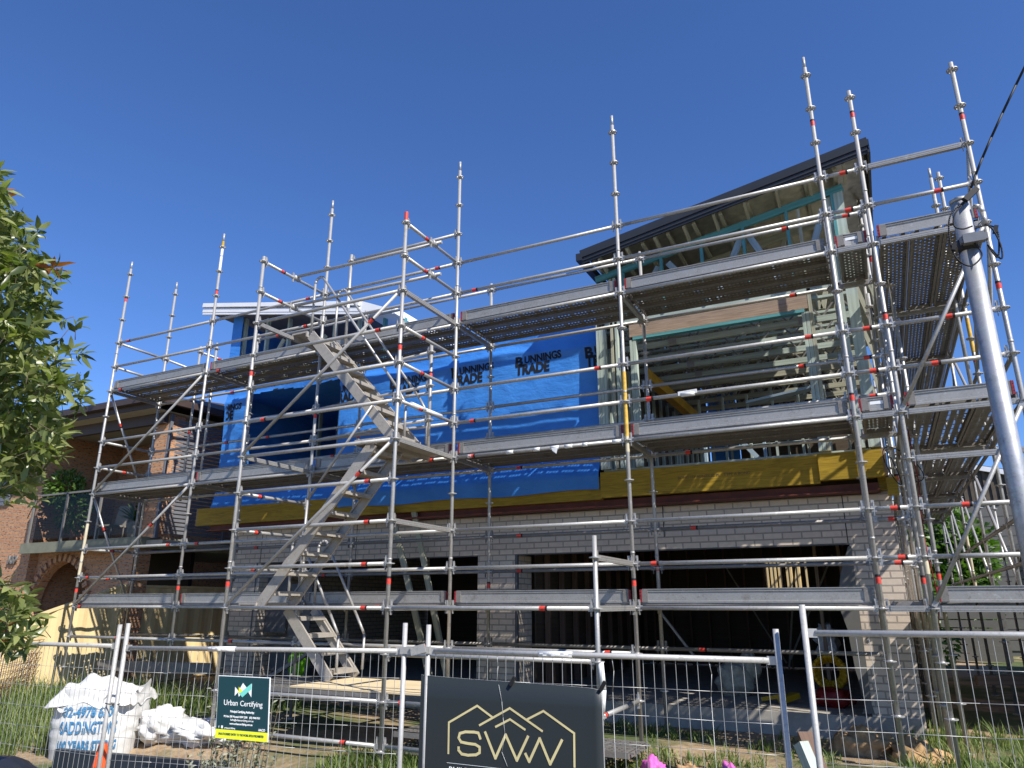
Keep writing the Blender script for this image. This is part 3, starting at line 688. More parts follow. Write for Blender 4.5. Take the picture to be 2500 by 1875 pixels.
# timber frames behind the wrap window
b = MB()
for x in (-2.36, .06): b.bar((x, 1.66, 2.55), (x, 1.66, 4.2), .045, .09, (0, 1, 0))
b.bar((-2.36, 1.66, 4.16), (.06, 1.66, 4.16), .09, .045); b.bar((-2.36, 1.66, 2.58), (.06, 1.66, 2.58), .09, .045); H(b, 'window_frame', 'pine')
for k, x in enumerate([-2.0 + .55 * i for i in range(7)]):
    b = MB(); b.bar((x, 3.4, 1.75), (x, 3.4, 4.18), .045, .09, (0, 1, 0)); H(b, 'stud', 'pine_green')
b = MB(); b.bar((-2.2, 4.55, 4.1), (1.3, 4.55, 4.1), .09, .09); b.bar((-2.2, 4.55, 3.0), (1.3, 4.55, 3.0), .09, .045)
for p_, q_ in (((-2.2, 4.5, 3.9), (-.2, 4.5, 2.2)), ((-1.6, 3.2, 4.3), (.6, 3.2, 3.7))): b.bar(p_, q_, .03, .09)
H(b, 'nogging', 'pine_green')
b = MB(); b.box(-2.9, 5.1, 1.82, 7.0, 4.20, 4.22); H(b, 'shade_ceiling', 'wrap')  # ceiling added to darken the room behind the wrap window
b = MB(); b.box(-2.9, 2.0, 5.0, 5.02, 1.72, 4.19); b.box(-2.9, 2.0, 5.0, 5.02, 4.23, 4.9); b.box(-2.93, -2.91, 1.72, 5.0, 1.8, 5.2); H(b, 'building_wrap', 'wrap')
b = MB(); b.box(1.36, 5.1, 5.0, 5.02, 1.72, 4.6); H(b, 'blackout_board', 'dark_ply')
# upper left room below the pale roof
for x in (-2.75, -2.1, -1.5, -.9, -.3, .3, .9, 1.35):
    b = MB(); b.bar((x, 1.72, 4.25), (x, 1.72, 6.05 - (x + 3.6) * .185), .045, .09, (0, 1, 0)); H(b, 'stud', 'pine_green' if x < .8 else 'pine_teal')
b = MB(); b.bar((-2.75, 1.72, 4.75), (1.4, 1.72, 4.75), .09, .045); b.bar((-2.2, 1.70, 4.3), (-1.6, 1.70, 5.2), .03, .09); b.bar((-1.2, 1.70, 4.3), (-.5, 1.70, 5.1), .03, .09); b.bar((-2.75, 2.4, 5.0), (1.0, 2.4, 5.0), .045, .14); H(b, 'nogging', 'pine')
b = MB(); b.box(-3.0, -2.72, 1.60, 1.605, 4.2, 5.95); b.box(-3.0, -2.995, 1.605, 4.0, 4.2, 5.85); b.box(-2.9, .6, 3.4, 3.42, 4.2, 5.3); H(b, 'building_wrap', 'wrap')
# pale skillion roof
def rz(x): return 6.26 - (x + 3.69) * .182
def slab_roof(x0, x1, f0, f1, zf, h, mat_top, name):
    b = MB(); P = []
    for x in (x0, x1):
        for y in (f0, f1):
            for dz in (-h, 0): P.append((x, y, zf(x) + dz))
    k = len(b.v); b.v += P   # 0:x0f0b 1:x0f0t 2:x0f1b 3:x0f1t 4:x1f0b 5:x1f0t 6:x1f1b 7:x1f1t
    for q in ((0, 4, 5, 1), (2, 3, 7, 6), (0, 1, 3, 2), (4, 6, 7, 5), (1, 5, 7, 3), (0, 2, 6, 4)): b.face([k + i for i in q])
    return b
b = slab_roof(-3.62, .56, 1.42, 7.4, lambda x: rz(x) - .005, .05, 'roof_white', 'roof'); roofL = H(b, 'roof', 'roof_white')
b = MB()
for dz, t in ((-.05, .11), (-.165, .05), (-.215, .03)):
    b.bar((-3.69, 1.38 - t * .2, rz(-3.69) + dz), (.56, 1.38 - t * .2, rz(.56) + dz), .03 + t * .3, .085)
b.build('fascia', 'roof_white', roofL)
b = MB()
za_ = rz(.56)
b.quad([(.565, 1.37, za_ + .01), (.565, 7.3, za_ + .01), (1.30, 7.3, za_ - .30), (1.30, 1.37, za_ - .30)]); b.quad([(.565, 1.37, za_ - .22), (1.30, 1.37, za_ - .36), (1.30, 7.3, za_ - .36), (.565, 7.3, za_ - .22)])
b.quad([(.565, 1.37, za_ - .22), (.565, 1.37, za_ + .01), (1.30, 1.37, za_ - .30), (1.30, 1.37, za_ - .36)]); b.quad([(1.30, 1.37, za_ - .36), (1.30, 1.37, za_ - .30), (1.30, 7.3, za_ - .30), (1.30, 7.3, za_ - .36)])
b.bar((1.34, 1.36, za_ - .33), (1.34, 7.3, za_ - .33), .06, .13)
b.build('gutter', 'roof_white', roofL)
b = MB(); b.bar((1.2, 3.3, rz(1.52) - .18), (1.2, 3.3, rz(1.52) - .4), .08, .1, (0, 1, 0)); b.build('downpipe_outlet', 'roof_white', roofL)
b = slab_roof(-3.5, .54, 1.44, 7.2, lambda x: rz(x) - .20, .02, '', ''); b.build('soffit', 'grey_board', roofL)
# right block frame
def zr(x): return 5.30 + (x - 5.15) * .176
grp = [(5.20, .045, 'pine_green'), (5.25, .045, 'pine_green'), (5.30, .045, 'pine_green'), (5.43, .04, 'pine'), (5.50, .04, 'pine_green'), (5.73, .045, 'pine_green'), (5.78, .045, 'pine_green'), (8.17, .045, 'pine_green'), (8.22, .045, 'pine_green'), (8.27, .045, 'pine'), (8.62, .045, 'pine_green'), (8.67, .045, 'pine_green')]
for x, wd, mt in grp:
    b = MB(); b.bar((x, 1.47, 1.93), (x, 1.47, zr(x) - .42 if x not in (5.73, 5.78, 8.17, 8.22) else 3.86), wd, .09, (0, 1, 0)); H(b, 'stud', mt)
b = MB(); b.bar((8.80, 1.52, 1.93), (8.80, 1.52, zr(8.8) - .3), .14, .19, (0, 1, 0)); H(b, 'corner_post', 'pine_green')
b = MB(); b.bar((5.71, 1.445, 4.03), (8.24, 1.445, 4.03), .045, .24); H(b, 'lintel', 'lvl_brown')
b = MB(); b.bar((5.76, 1.46, 3.882), (8.19, 1.46, 3.882), .09, .045); H(b, 'lintel_plate', 'pine_teal')
b = MB(); b.bar((5.2, 1.47, 4.18), (8.85, 1.47, 4.18), .09, .05); H(b, 'top_plate', 'pine_green')
b = MB(); b.bar((5.2, 1.44, zr(5.2) - .34), (8.88, 1.44, zr(8.88) - .34), .05, .10); H(b, 'rafter', 'pine_teal')
for k in range(6):
    x = 5.65 + .615 * k; b = MB(); b.bar((x, 1.44, 4.22), (x, 1.44, zr(x) - .39), .04, .07, (0, 1, 0)); H(b, 'truss_web', 'pine_teal')
for (xa, za, xb, zb2) in ((5.75, 4.25, 6.2, 5.02), (6.95, 4.25, 6.35, 5.05), (7.0, 4.25, 7.45, 5.22), (8.0, 4.25, 7.55, 5.25), (8.2, 4.25, 8.6, 5.4)):
    b = MB(); b.bar((xa, 1.52, za), (xb, 1.52, zb2), .04, .09); H(b, 'truss_web', 'pine_blue')
for yy in [2.3 + 1.7 * k for k in range(5)]:
    b = MB(); b.bar((5.2, yy, zr(5.2) - .30), (8.88, yy, zr(8.88) - .30), .045, .12)
    for k in range(5):
        x = 5.4 + .75 * k; b.bar((x, yy, 4.2), (x + .35, yy, zr(x + .35) - .33), .035, .07); b.bar((x + .4, yy, zr(x + .4) - .33), (x + .72, yy, 4.2), .035, .07)
    H(b, 'roof_truss', 'pine')
b = MB()
for k in range(10):
    x = 5.3 + .39 * k; b.bar((x, 1.10, zr(x) - .21), (x, 9.5, zr(x) - .21), .045, .05)
H(b, 'roof_batten', 'pine')
for k in range(13):                                           # ceiling trusses seen from below
    yy = 1.90 + .60 * k; b = MB()
    b.bar((5.2, yy, 3.90), (8.85, yy, 3.90), .045, .09); b.bar((5.2, yy, 4.22), (8.85, yy, 4.22), .09, .04)
    b_ = b; b = MB(); n_ = 8
    for i in range(n_):
        x = 5.25 + i * .45; b.bar((x, yy, 3.94), (x + .2, yy, 4.2), .02, .022); b.bar((x + .22, yy, 4.2), (x + .42, yy, 3.94), .02, .022)
    tr_c = H(b_, 'ceiling_truss', 'pine_green' if k < 4 else 'pine'); b.build('truss_web', 'galv_dark', tr_c); b = MB()
    for i in (2, 6):
        b = MB(); b.bar((5.25 + i * .47, yy - .026, 3.90), (5.37 + i * .47, yy - .026, 3.90), .004, .10); b.build('nail_plate', 'alu', tr_c)
b = MB(); b.box(5.2, 5.25, 1.6, 9.5, 1.75, 1.8)
for k in range(15): b.bar((5.22, 1.9 + .5 * k, 1.75), (5.22, 1.9 + .5 * k, 3.86), .045, .09); 
H(b, 'side_frame', 'pine_green')
b = MB()
for k in range(15): b.bar((8.82, 2.0 + .5 * k, 1.75), (8.82, 2.0 + .5 * k, 5.6), .045, .09)
b.bar((8.82, 1.6, 3.86), (8.82, 9.5, 3.86), .09, .05); b.bar((8.82, 1.6, 2.8), (8.82, 9.5, 2.8), .09, .045); H(b, 'side_frame', 'pine')
b = MB()
for k in range(9): b.bar((5.3 + .44 * k, 9.5, 1.75), (5.3 + .44 * k, 9.5, 4.0), .045, .09, (0, 1, 0))
b.bar((5.2, 9.45, 2.9), (8.85, 9.45, 2.9), .045, .05); H(b, 'side_frame', 'pine_green')
b = MB(); b.box(5.2, 5.9, 9.7, 9.72, 1.75, 5.4); H(b, 'building_wrap', 'wrap')
b = MB(); b.box(5.92, 8.78, 9.7, 9.72, 1.75, 5.6); H(b, 'blackout_board', 'dark_ply')  # back board added to shut out sky light and dim the room
b = MB(); b.box(5.165, 5.185, 1.75, 9.6, 1.75, 5.1); H(b, 'blackout_board', 'dark_ply')  # side board added between the blocks to keep the upper room dim
b = MB()
for k in range(4): b.bar((5.5 + .9 * k, 3.0, 1.72), (5.5 + .9 * k, 3.0, 2.75), .04, .09, (0, 1, 0))
b.bar((5.4, 3.0, 2.75), (8.7, 3.0, 2.75), .04, .09); b.bar((6.8, 3.0, 2.7), (7.5, 3.0, 1.8), .04, .07); b.bar((7.2, 2.4, 2.93), (8.2, 2.2, 3.0), .18, .035); H(b, 'inner_frame', 'pine_blue')
b = MB(); b.bar((5.62, 2.6, 3.68), (5.75, 7.5, 3.68), .02, .24); b.bar((5.62, 2.6, 3.565), (5.75, 7.5, 3.565), .15, .015); H(b, 'steel_beam', 'steel_yellow')
# dark roof
b = slab_roof(5.16, 9.24, 1.03, 9.8, lambda x: zr(x) - .005, .03, '', ''); roofR = H(b, 'roof', 'roof_dark')
b = slab_roof(5.2, 9.2, 1.10, 9.7, lambda x: zr(x) - .045, .02, '', '')
b.build('sarking', 'foil', roofR)
b = MB(); b.bar((5.12, 1.0, zr(5.12) - .055), (9.25, 1.0, zr(9.25) - .055), .035, .125); b.bar((5.14, 1.015, zr(5.14) - .15), (9.25, 1.015, zr(9.25) - .15), .03, .05); b.bar((5.14, 1.03, zr(5.14) - .195), (9.25, 1.03, zr(9.25) - .195), .03, .035); b.build('fascia', 'roof_dark', roofR)
b = MB(); b.bar((5.10, .98, zr(5.12) - .10), (5.10, 9.8, zr(5.12) - .10), .10, .12); b.build('gutter', 'roof_dark', roofR)
b = MB(); b.bar((9.25, 1.0, zr(9.25) - .12), (9.25, 9.8, zr(9.25) - .12), .03, .2); b.build('fascia', 'roof_dark', roofR)
b = MB()
for k in range(9): b.bar((5.4 + .44 * k, 1.06, zr(5.4 + .44 * k) - .19), (5.4 + .44 * k, 1.45, zr(5.4 + .44 * k) - .27), .035, .09)
H(b, 'outrigger', 'pine')
# ground floor interior
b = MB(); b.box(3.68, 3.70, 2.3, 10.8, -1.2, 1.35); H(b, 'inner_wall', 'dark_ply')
def bars(name, mat, L, parent=hs):
    for (p_, q_, w_, h_, u_) in L:
        bb = MB(); bb.bar(p_, q_, w_, h_, u_); bb.build(name, mat, parent)
Zu, Yu = (0, 0, 1), (0, 1, 0)
bars('inner_stud', 'old_dim_wood', [((3.78, 2.6 + .6 * k, -1.2), (3.78, 2.6 + .6 * k, 1.35), .09, .045, Yu) for k in range(14)] + [((4.0 + .4 * k, 8.0, -1.2), (4.0 + .4 * k, 8.0, 1.35), .045, .09, Yu) for k in range(12)])  # garage dimness put into the stud colour, darker than the other pine
bars('inner_brace', 'soffit', [((5.6, 7.9, .9), (6.7, 7.9, -1.1), .05, .03, Zu), ((7.0, 6, -.9), (7.9, 6, .9), .05, .03, Zu), ((6.9, 6.5, -1.1), (7.2, 6.5, .8), .05, .03, Zu), ((5.4, 2.9, .1), (6.05, 2.9, -.75), .04, .03, Zu)])
bars('inner_stud', 'lvl_brown', [((7.8, 3.4, -1.2), (7.8, 3.4, 1.2), .045, .09, Yu), ((8.2, 3.6, -1.2), (8.1, 3.6, 1.2), .045, .09, Yu)])
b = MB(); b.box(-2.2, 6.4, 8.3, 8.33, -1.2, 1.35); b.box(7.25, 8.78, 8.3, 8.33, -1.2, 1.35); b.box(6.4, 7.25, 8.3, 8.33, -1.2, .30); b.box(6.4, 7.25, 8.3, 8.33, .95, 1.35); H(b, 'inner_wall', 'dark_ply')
bars('upper_stud', 'pine_green', [((5.45 + .45 * k, 5.2, 1.75), (5.45 + .45 * k, 5.2, 3.84), .04, .09, Yu) for k in range(8)] + [((5.3, 5.2, 2.85), (8.7, 5.2, 2.85), .09, .045, Zu)])
bars('inner_stud', 'old_dim_wood', [((6.5 + .16 * k, 8.2, .2), (6.5 + .16 * k, 8.2, 1.0), .03, .03, Yu) for k in range(5)])
b = MB(); b.box(-1.6, -1.1, 1.9, 1.93, -.45, .55); b.box(-1.05, -.55, 1.92, 1.95, -1.2, .40); b.box(-1.5, -.7, 2.0, 2.03, -1.1, -.55); H(b, 'white_panel', 'grey_board')
b = MB(); fl_ = [(8.33, 8.35, .74), (8.20, 8.345, .40), (8.13, 8.34, .05), (8.20, 8.34, -.25), (8.23, 8.34, -.72), (8.30, 8.34, -1.10), (8.24, 8.36, -1.2)]
for (a0_, a1_, za_), (c0_, c1_, zc_) in zip(fl_, fl_[1:]): b.quad([(c0_, 1.69, zc_), (c1_ + .02, 1.68, zc_), (a1_ + .02, 1.68, za_), (a0_, 1.69, za_)])
H(b, 'plastic_flap', 'weatherboard')

# ================================================================ NEIGHBOUR BRICK HOUSE (left)
nb = thing('brick_house', (-8, 4, -1.5), 'two storey brown brick house with glass balcony left of the building site', 'house')
YN = 1.5
def Nn(b, name, mat, label=None):
    o = b.build(name, mat, nb)
    if label: o['label'] = label
    return o
b = MB()
b.box(-16, -8.98, YN + .3, YN + .5, -1.5, 4.0); b.box(-9.18, -8.98, YN + .5, YN + 2.2, -1.5, 4.0)
b.box(-8.98, -3.8, YN + 2.2, YN + 2.4, 1.35, 4.0)
# arch wall on the ground floor
def archwall(b, x0, x1, y0, y1, z0, z1, cx, r, zc):
    N_ = 16; pts = [(cx - r, z0)] + [(cx - r * math.cos(math.pi * i / N_), zc + r * math.sin(math.pi * i / N_)) for i in range(N_ + 1)] + [(cx + r, z0)]
    for yy, fl in ((y0, 0), (y1, 1)):
        def Q(l): b.quad([(p[0], yy, p[1]) for p in (l if not fl else l[::-1])])
        Q([(x0, z0), (cx - r, z0), (cx - r, zc), (x0, zc)]); Q([(cx + r, z0), (x1, z0), (x1, zc), (cx + r, zc)])
        for i in range(N_):
            a = (cx - r * math.cos(math.pi * i / N_), zc + r * math.sin(math.pi * i / N_)); c2 = (cx - r * math.cos(math.pi * (i + 1) / N_), zc + r * math.sin(math.pi * (i + 1) / N_))
            ta = x0 + (x1 - x0) * i / N_; tb = x0 + (x1 - x0) * (i + 1) / N_
            Q([a, c2, (tb, z1), (ta, z1)])
        Q([(x0, zc), (cx - r, zc), (x0, z1)]); Q([(cx + r, zc), (x1, zc), (x1, z1)])
    for i in range(len(pts) - 1): b.quad([(pts[i][0], y0, pts[i][1]), (pts[i][0], y1, pts[i][1]), (pts[i + 1][0], y1, pts[i + 1][1]), (pts[i + 1][0], y0, pts[i + 1][1])])
archwall(b, -8.98, -5.6, YN + .5, YN + .7, -1.5, 1.18, -7.95, .95, .02)
b.box(-5.55, -5.15, YN + .15, YN + .55, -1.5, 1.15); b.box(-4.4, -4.0, YN + 2.4, YN + 2.8, -1.5, 1.15); b.box(-12, -3.9, YN + 5.4, YN + 5.6, -1.5, 3.9)
b.box(-5.15, -4.72, YN + .20, YN + .62, 1.35, 4.0)
Nn(b, 'brick_wall', 'brick_red')
b = MB()
for i in range(18):
    a = math.pi * (i + .5) / 18; ca, sa = math.cos(a), math.sin(a)
    b.bar((-7.95 - .955 * ca, YN + .495, .02 + .955 * sa), (-7.95 - 1.11 * ca, YN + .495, .02 + 1.11 * sa), .10, .14, (0, 1, 0))
Nn(b, 'arch_ring', 'brick_red')
b = MB(); b.box(-8.9, -4.80, YN, YN + .12, 1.14, 1.37); b.quad([(-4.80, YN + .002, 1.14), (-4.80 + .6, YN + 5.5, 1.14), (-4.80 + .6, YN + 5.5, 1.37), (-4.80, YN + .002, 1.37)]); Nn(b, 'balcony_edge', 'olive_trim')
b = MB(); b.box(-8.88, -4.30, YN + .12, YN + 5.4, 1.20, 1.30); Nn(b, 'balcony_slab', 'soffit')
bl = MB(); bl.bar((-8.75, YN + .08, 2.45), (-4.9, YN + .08, 2.45), .05, .04); bal = Nn(bl, 'balustrade', 'galv_dark')
for x in (-8.78, -7.58, -6.38, -5.10):
    b = MB(); b.bar((x, YN + .08, 1.37), (x, YN + .08, 2.45), .05, .05, (0, 1, 0)); b.build('post', 'galv_dark', bal)
for x in (-8.74, -7.54, -6.34):
    b = MB(); b.quad([(x + .02, YN + .075, 1.45), (x + 1.12, YN + .075, 1.45), (x + 1.12, YN + .075, 2.40), (x + .02, YN + .075, 2.40)]); b.build('glass_pane', 'glass', bal)
# roof and eaves
def hz(y): return 4.25 + (y - YN) * .32
b = MB()
b.quad([(-18, YN - .3, 4.27), (-4.55, YN - .3, 4.27), (-4.55 + 1.5, YN + 9, 4.27 + .01), (-8, YN + 9, 6.3), (-18, YN + 9, 6.3)])
b.quad([(-4.55, YN - .3, 4.27), (-3.8, YN + 9, 4.27), (-8, YN + 9, 6.3)])
b.quad([(-18, YN - .28, 4.24), (-4.58, YN - .28, 4.24), (-3.9, YN + 9, 4.24), (-18, YN + 9, 4.24)])
Nn(b, 'roof', 'roof_brown')
b = MB(); b.bar((-18, YN - .36, 4.20), (-4.5, YN - .36, 4.20), .12, .14); b.bar((-4.48, YN - .4, 4.20), (-3.8, YN + 9, 4.20), .12, .14); Nn(b, 'gutter', 'fascia_brown')
b = MB(); b.bar((-18, YN - .26, 4.08), (-4.6, YN - .26, 4.08), .03, .12); b.bar((-9.5, YN + .12, 3.90), (-4.72, YN + .12, 3.90), .10, .26); Nn(b, 'fascia', 'fascia_brown')
b = MB(); b.box(-18, -4.62, YN - .24, YN + 2.3, 4.01, 4.03); b.quad([(-4.62, YN - .24, 4.02), (-4.0, YN + 8, 4.02), (-5, YN + 8, 4.02), (-5, YN - .24, 4.02)]); Nn(b, 'soffit', 'soffit')
b = MB(); b.lathe((-5.9, YN + 1.0, 4.0), [(.16, 0), (.15, -.05), (.10, -.11), (.01, -.13)], 16); Nn(b, 'ceiling_light', 'lamp_glass')
# louvre screen on the balcony side
b = MB()
for i in range(29): b.bar((-4.74, YN + .30, 1.50 + i * .085), (-4.40, YN + 5.0, 1.50 + i * .085), .02, .058)
lv = Nn(b, 'louvre_screen', 'louvre')
b = MB(); b.bar((-4.70, YN + .24, 1.35), (-4.70, YN + .24, 4.0), .07, .07, (0, 1, 0)); b.build('frame', 'louvre', lv); b = MB(); b.bar((-4.60, YN + 1.9, 1.35), (-4.60, YN + 1.9, 4.0), .05, .05, (0, 1, 0)); b.build('frame', 'louvre', lv)
b = MB(); b.box(-4.9, -3.0, YN + 5.6, YN + 5.7, 1.3, 4.0); Nn(b, 'dark_window', 'black')
b = MB(); b.box(-5.6, -4.2, YN + 3.2, YN + 3.25, -1.5, .9)
for i in range(24): b.box(-5.6, -4.2, YN + 3.185, YN + 3.2, -1.5 + i * .1, -1.44 + i * .1)
Nn(b, 'roller_door', 'beige')
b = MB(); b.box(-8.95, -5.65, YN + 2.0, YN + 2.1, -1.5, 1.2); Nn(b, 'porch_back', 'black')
b = MB(); b.box(-14, -10.2, YN + .27, YN + .3, 2.35, 3.9)
for i in range(15): b.box(-14, -10.2, YN + .255, YN + .27, 2.36 + i * .1, 2.44 + i * .1)
Nn(b, 'roller_shutter', 'louvre')
put_text('house_number', '107', .26, 'galv_dark', nb, (-9.78, YN + .27, .95), (1, 0, 0), (0, 0, 1), extrude=.02, bold=.01)
b = MB(); b.lathe((-5.95, YN + 1.0, .25), [(0.01, .09), (.07, .06), (.09, 0), (.07, -.06), (.01, -.09)], 12); Nn(b, 'wall_lamp', 'lamp_glass')
# balcony things
def foliage(b, c, r, n_, ln, wd, mi=0, droop=0.0, flat=1.0):
    for _ in range(n_):
        while True:
            q = Vector((random.uniform(-1, 1), random.uniform(-1, 1), random.uniform(-1, 1)))
            if .25 < q.length < 1: break
        P = Vector((c[0] + q.x * r[0], c[1] + q.y * r[1], c[2] + q.z * r[2]))
        d = (q.normalized() + Vector((random.uniform(-.7, .7), random.uniform(-.7, .7), random.uniform(-.6, .6) - droop))).normalized()
        leaf(b, P, d, ln * random.uniform(.6, 1.25), wd * random.uniform(.7, 1.2), mi)
def leaf(b, P, d, L, W_, mi=0):
    sd = d.cross(Vector((random.uniform(-1, 1), random.uniform(-1, 1), random.uniform(.2, 1)))).normalized(); up = sd.cross(d)
    k = len(b.v); pts = [P, P + d * L * .35 + sd * W_ + up * W_ * .25, P + d * L * .75 + sd * W_ * .6 - up * L * .04, P + d * L - up * L * .16, P + d * L * .75 - sd * W_ * .6 - up * L * .04, P + d * L * .35 - sd * W_ + up * W_ * .25, P + d * L * .38, P + d * L * .72 - up * L * .06]
    b.v.extend([tuple(p) for p in pts])
    for q in ((0, 1, 6), (0, 6, 5), (1, 2, 7, 6), (6, 7, 4, 5), (2, 3, 7), (7, 3, 4)): b.face([k + i for i in q], [(0, 0)] * len(q), True, mi)
bp1 = thing('balcony_shrub', (-8.0, YN + .7, 1.3), 'tall leafy green shrub behind the left balcony glass', 'plant', 'plants on the brick house balcony')
b = MB(); foliage(b, (-8.35, YN + .45, 2.65), (.5, .33, .42), 620, .13, .030); foliage(b, (-7.8, YN + .40, 2.2), (.5, .28, .6), 420, .12, .028); b.build('foliage', 'leaf_far', bp1)
b = MB(); b.tube((-7.9, YN + .7, 1.55), (-7.9, YN + .7, 2.5), .03, 7, .015); b.build('stem', 'bark', bp1)
b = MB(); b.lathe((-7.9, YN + .7, 1.3), [(.01, 0), (.17, .01), (.22, .38), (.20, .38), (.19, .34), (.01, .33)], 16); b.build('pot', 'terracotta', bp1)
bp2 = thing('potted_plant', (-5.75, YN + .6, 1.3), 'spiky green plant in a pale pot behind the right balcony glass', 'plant', 'plants on the brick house balcony')
b = MB()
for _ in range(60):
    a = random.random() * 6.28; leaf(b, Vector((-5.75, YN + .6, 1.75)), Vector((math.cos(a), math.sin(a), random.uniform(.3, 1.6))).normalized(), random.uniform(.35, .6), .02)
foliage(b, (-5.3, YN + .5, 2.0), (.3, .25, .22), 120, .12, .03); b.build('foliage', 'leaf_far', bp2)
b = MB(); b.lathe((-5.75, YN + .6, 1.3), [(.01, 0), (.18, .01), (.24, .45), (.22, .45), (.2, .4), (.01, .4)], 16); b.build('pot', 'sack', bp2)
ch = thing('balcony_chair', (-6.7, YN + .6, 1.3), 'grey chair back seen through the middle balcony glass', 'chair')
b = MB(); b.box(-6.95, -6.5, YN + .45, YN + .85, 1.70, 1.74); b.build('seat', 'soffit', ch)
b = MB(); b.bar((-6.72, YN + .86, 1.75), (-6.70, YN + .92, 2.2), .42, .03, (0, 1, 0)); b.build('backrest', 'soffit', ch)
for dx in (-.2, .2):
    for dy in (.5, .8):
        b = MB(); b.tube((-6.72 + dx, YN + dy, 1.3), (-6.72 + dx, YN + dy, 1.7), .014, 6); b.build('leg', 'soffit', ch)
# ================================================================ CREAM FENCE
cf = thing('panel_fence', (-5.1, 3, -1.5), 'cream corrugated steel boundary fence with a raked front panel beside the brick house', 'fence')
def ftop(y): return -.17 + .35 * (y + .12) if y < 1.55 else .40
b = MB(); yv = -1.9
segs = []
while yv < 9.0:
    segs.append(yv); yv += .10
for i, (a, c_) in enumerate(zip(segs, segs[1:])):
    o0 = .0 if i % 4 in (0, 1) else .022; o1 = .0 if (i + 1) % 4 in (0, 1) else .022
    b.quad([(-5.2 + o0, a, -1.5), (-5.2 + o1, c_, -1.5), (-5.2 + o1, c_, ftop(c_) - .03), (-5.2 + o0, a, ftop(a) - .03)])
b.build('sheet_panel', 'cream_metal', cf)
b = MB(); b.bar((-5.19, -1.9, ftop(-1.9)), (-5.19, 1.5, ftop(1.5)), .05, .05); b.bar((-5.19, 1.56, .40), (-5.19, 9, .40), .05, .05); b.build('top_rail', 'cream_metal', cf)
for y in (-1.93, 1.53, 3.9, 6.3):
    b = MB(); b.bar((-5.19, y, -1.5), (-5.19, y, .42 if y > 0 else -.8), .055, .06, (0, 1, 0)); b.build('post', 'cream_metal', cf)
# ================================================================ RIGHT NEIGHBOURS AND BACKGROUND
wb = thing('weatherboard_house', (14, 9, -1.5), 'grey weatherboard house in the shade right of the side scaffold', 'house')
b = MB(); b.box(11.6, 18, 2.2, 13, -1.5, 1.25); b.build('wall', 'black', wb); b = MB()
for i in range(14): b.bar((11.585, 2.2, -1.40 + i * .19), (11.585, 13, -1.40 + i * .19), .03, .172); b.bar((11.6, 2.185, -1.40 + i * .19), (18, 2.185, -1.40 + i * .19), .03, .172)
b.build('board_wall', 'weatherboard', wb)
b = MB(); b.quad([(11.3, 1.8, 1.24), (14.8, 1.8, 2.6), (14.8, 13.4, 2.6), (11.3, 13.4, 1.24)]); b.quad([(18.5, 13.4, 1.24), (14.8, 13.4, 2.6), (14.8, 1.8, 2.6), (18.5, 1.8, 1.24)]); b.build('roof', 'roof_dark', wb)
b = MB(); b.bar((11.32, 1.8, 1.20), (11.32, 13.4, 1.20), .1, .11); b.build('gutter', 'galv', wb)
b = MB(); b.box(11.55, 11.57, 5.0, 6.3, -.2, .9); b.build('window', 'black', wb)
ns = thing('scaffold', (11.1, 5, -1.5), 'lower shaded scaffold beside the weatherboard house beyond the side passage', 'scaffold')
for y in (2.9, 5.3, 7.7, 10.1): stdd(ns, 11.0, y, -1.5, 2.1 + .5 * (y < 4), spig=False, bands=(.6,) if y < 6 else ())
for y0 in (2.9, 5.3, 7.7):
    for z in (0, 1.0): ledger(ns, (11.0, y0, z), (11.0, y0 + 2.4, z), None, mat='galv_dark')
    brace(ns, (11.0, y0, 1.0), (11.0, y0 + 2.4, 0))
gh = thing('gabled_house', (11.5, 22, -1.5), 'far house with brown ribbed gable and white barge board beyond the side scaffold', 'house')
b = MB(); b.box(6.5, 16, 20, 28, -1.5, 3.3)
for i in range(14): b.bar((6.5, 19.985, -1.2 + i * .32), (16, 19.985, -1.2 + i * .32), .03, .30)
b.build('wall', 'weatherboard', gh)
b = MB(); b.quad([(9.6, 19.95, 3.3), (15.5, 19.95, 3.3), (15.5, 19.95, 3.4), (9.6, 19.95, 5.02)])
for i in range(29): x = 9.7 + i * .2; b.bar((x, 19.93, 3.32), (x, 19.93, 5.0 - (x - 9.6) * .275), .09, .04, (0, 1, 0))
b.build('gable', 'brown_clad', gh)
b = MB(); b.bar((9.4, 19.85, 5.12), (15.7, 19.85, 3.39), .1, .16); b.build('barge_board', 'roof_white', gh)
b = MB(); b.quad([(9.4, 19.8, 5.22), (15.7, 19.8, 3.49), (15.7, 28, 3.49), (9.4, 28, 5.22)]); b.build('roof', 'roof_dark', gh)
bf = thing('timber_fence', (10.4, 16, -1.5), 'grey horizontal board fence at the back of the side passage', 'fence')
b = MB()
for i in range(9): b.box(9.0, 11.5, 15.9, 15.93, -1.45 + i * .22, -1.26 + i * .22)
b.build('board', 'weatherboard', bf)
b = MB(); b.bar((9.0, 15.95, -1.5), (9.0, 15.95, .55), .09, .09, (0, 1, 0)); b.bar((11.4, 15.95, -1.5), (11.4, 15.95, .55), .09, .09, (0, 1, 0)); b.build('post', 'weatherboard', bf)
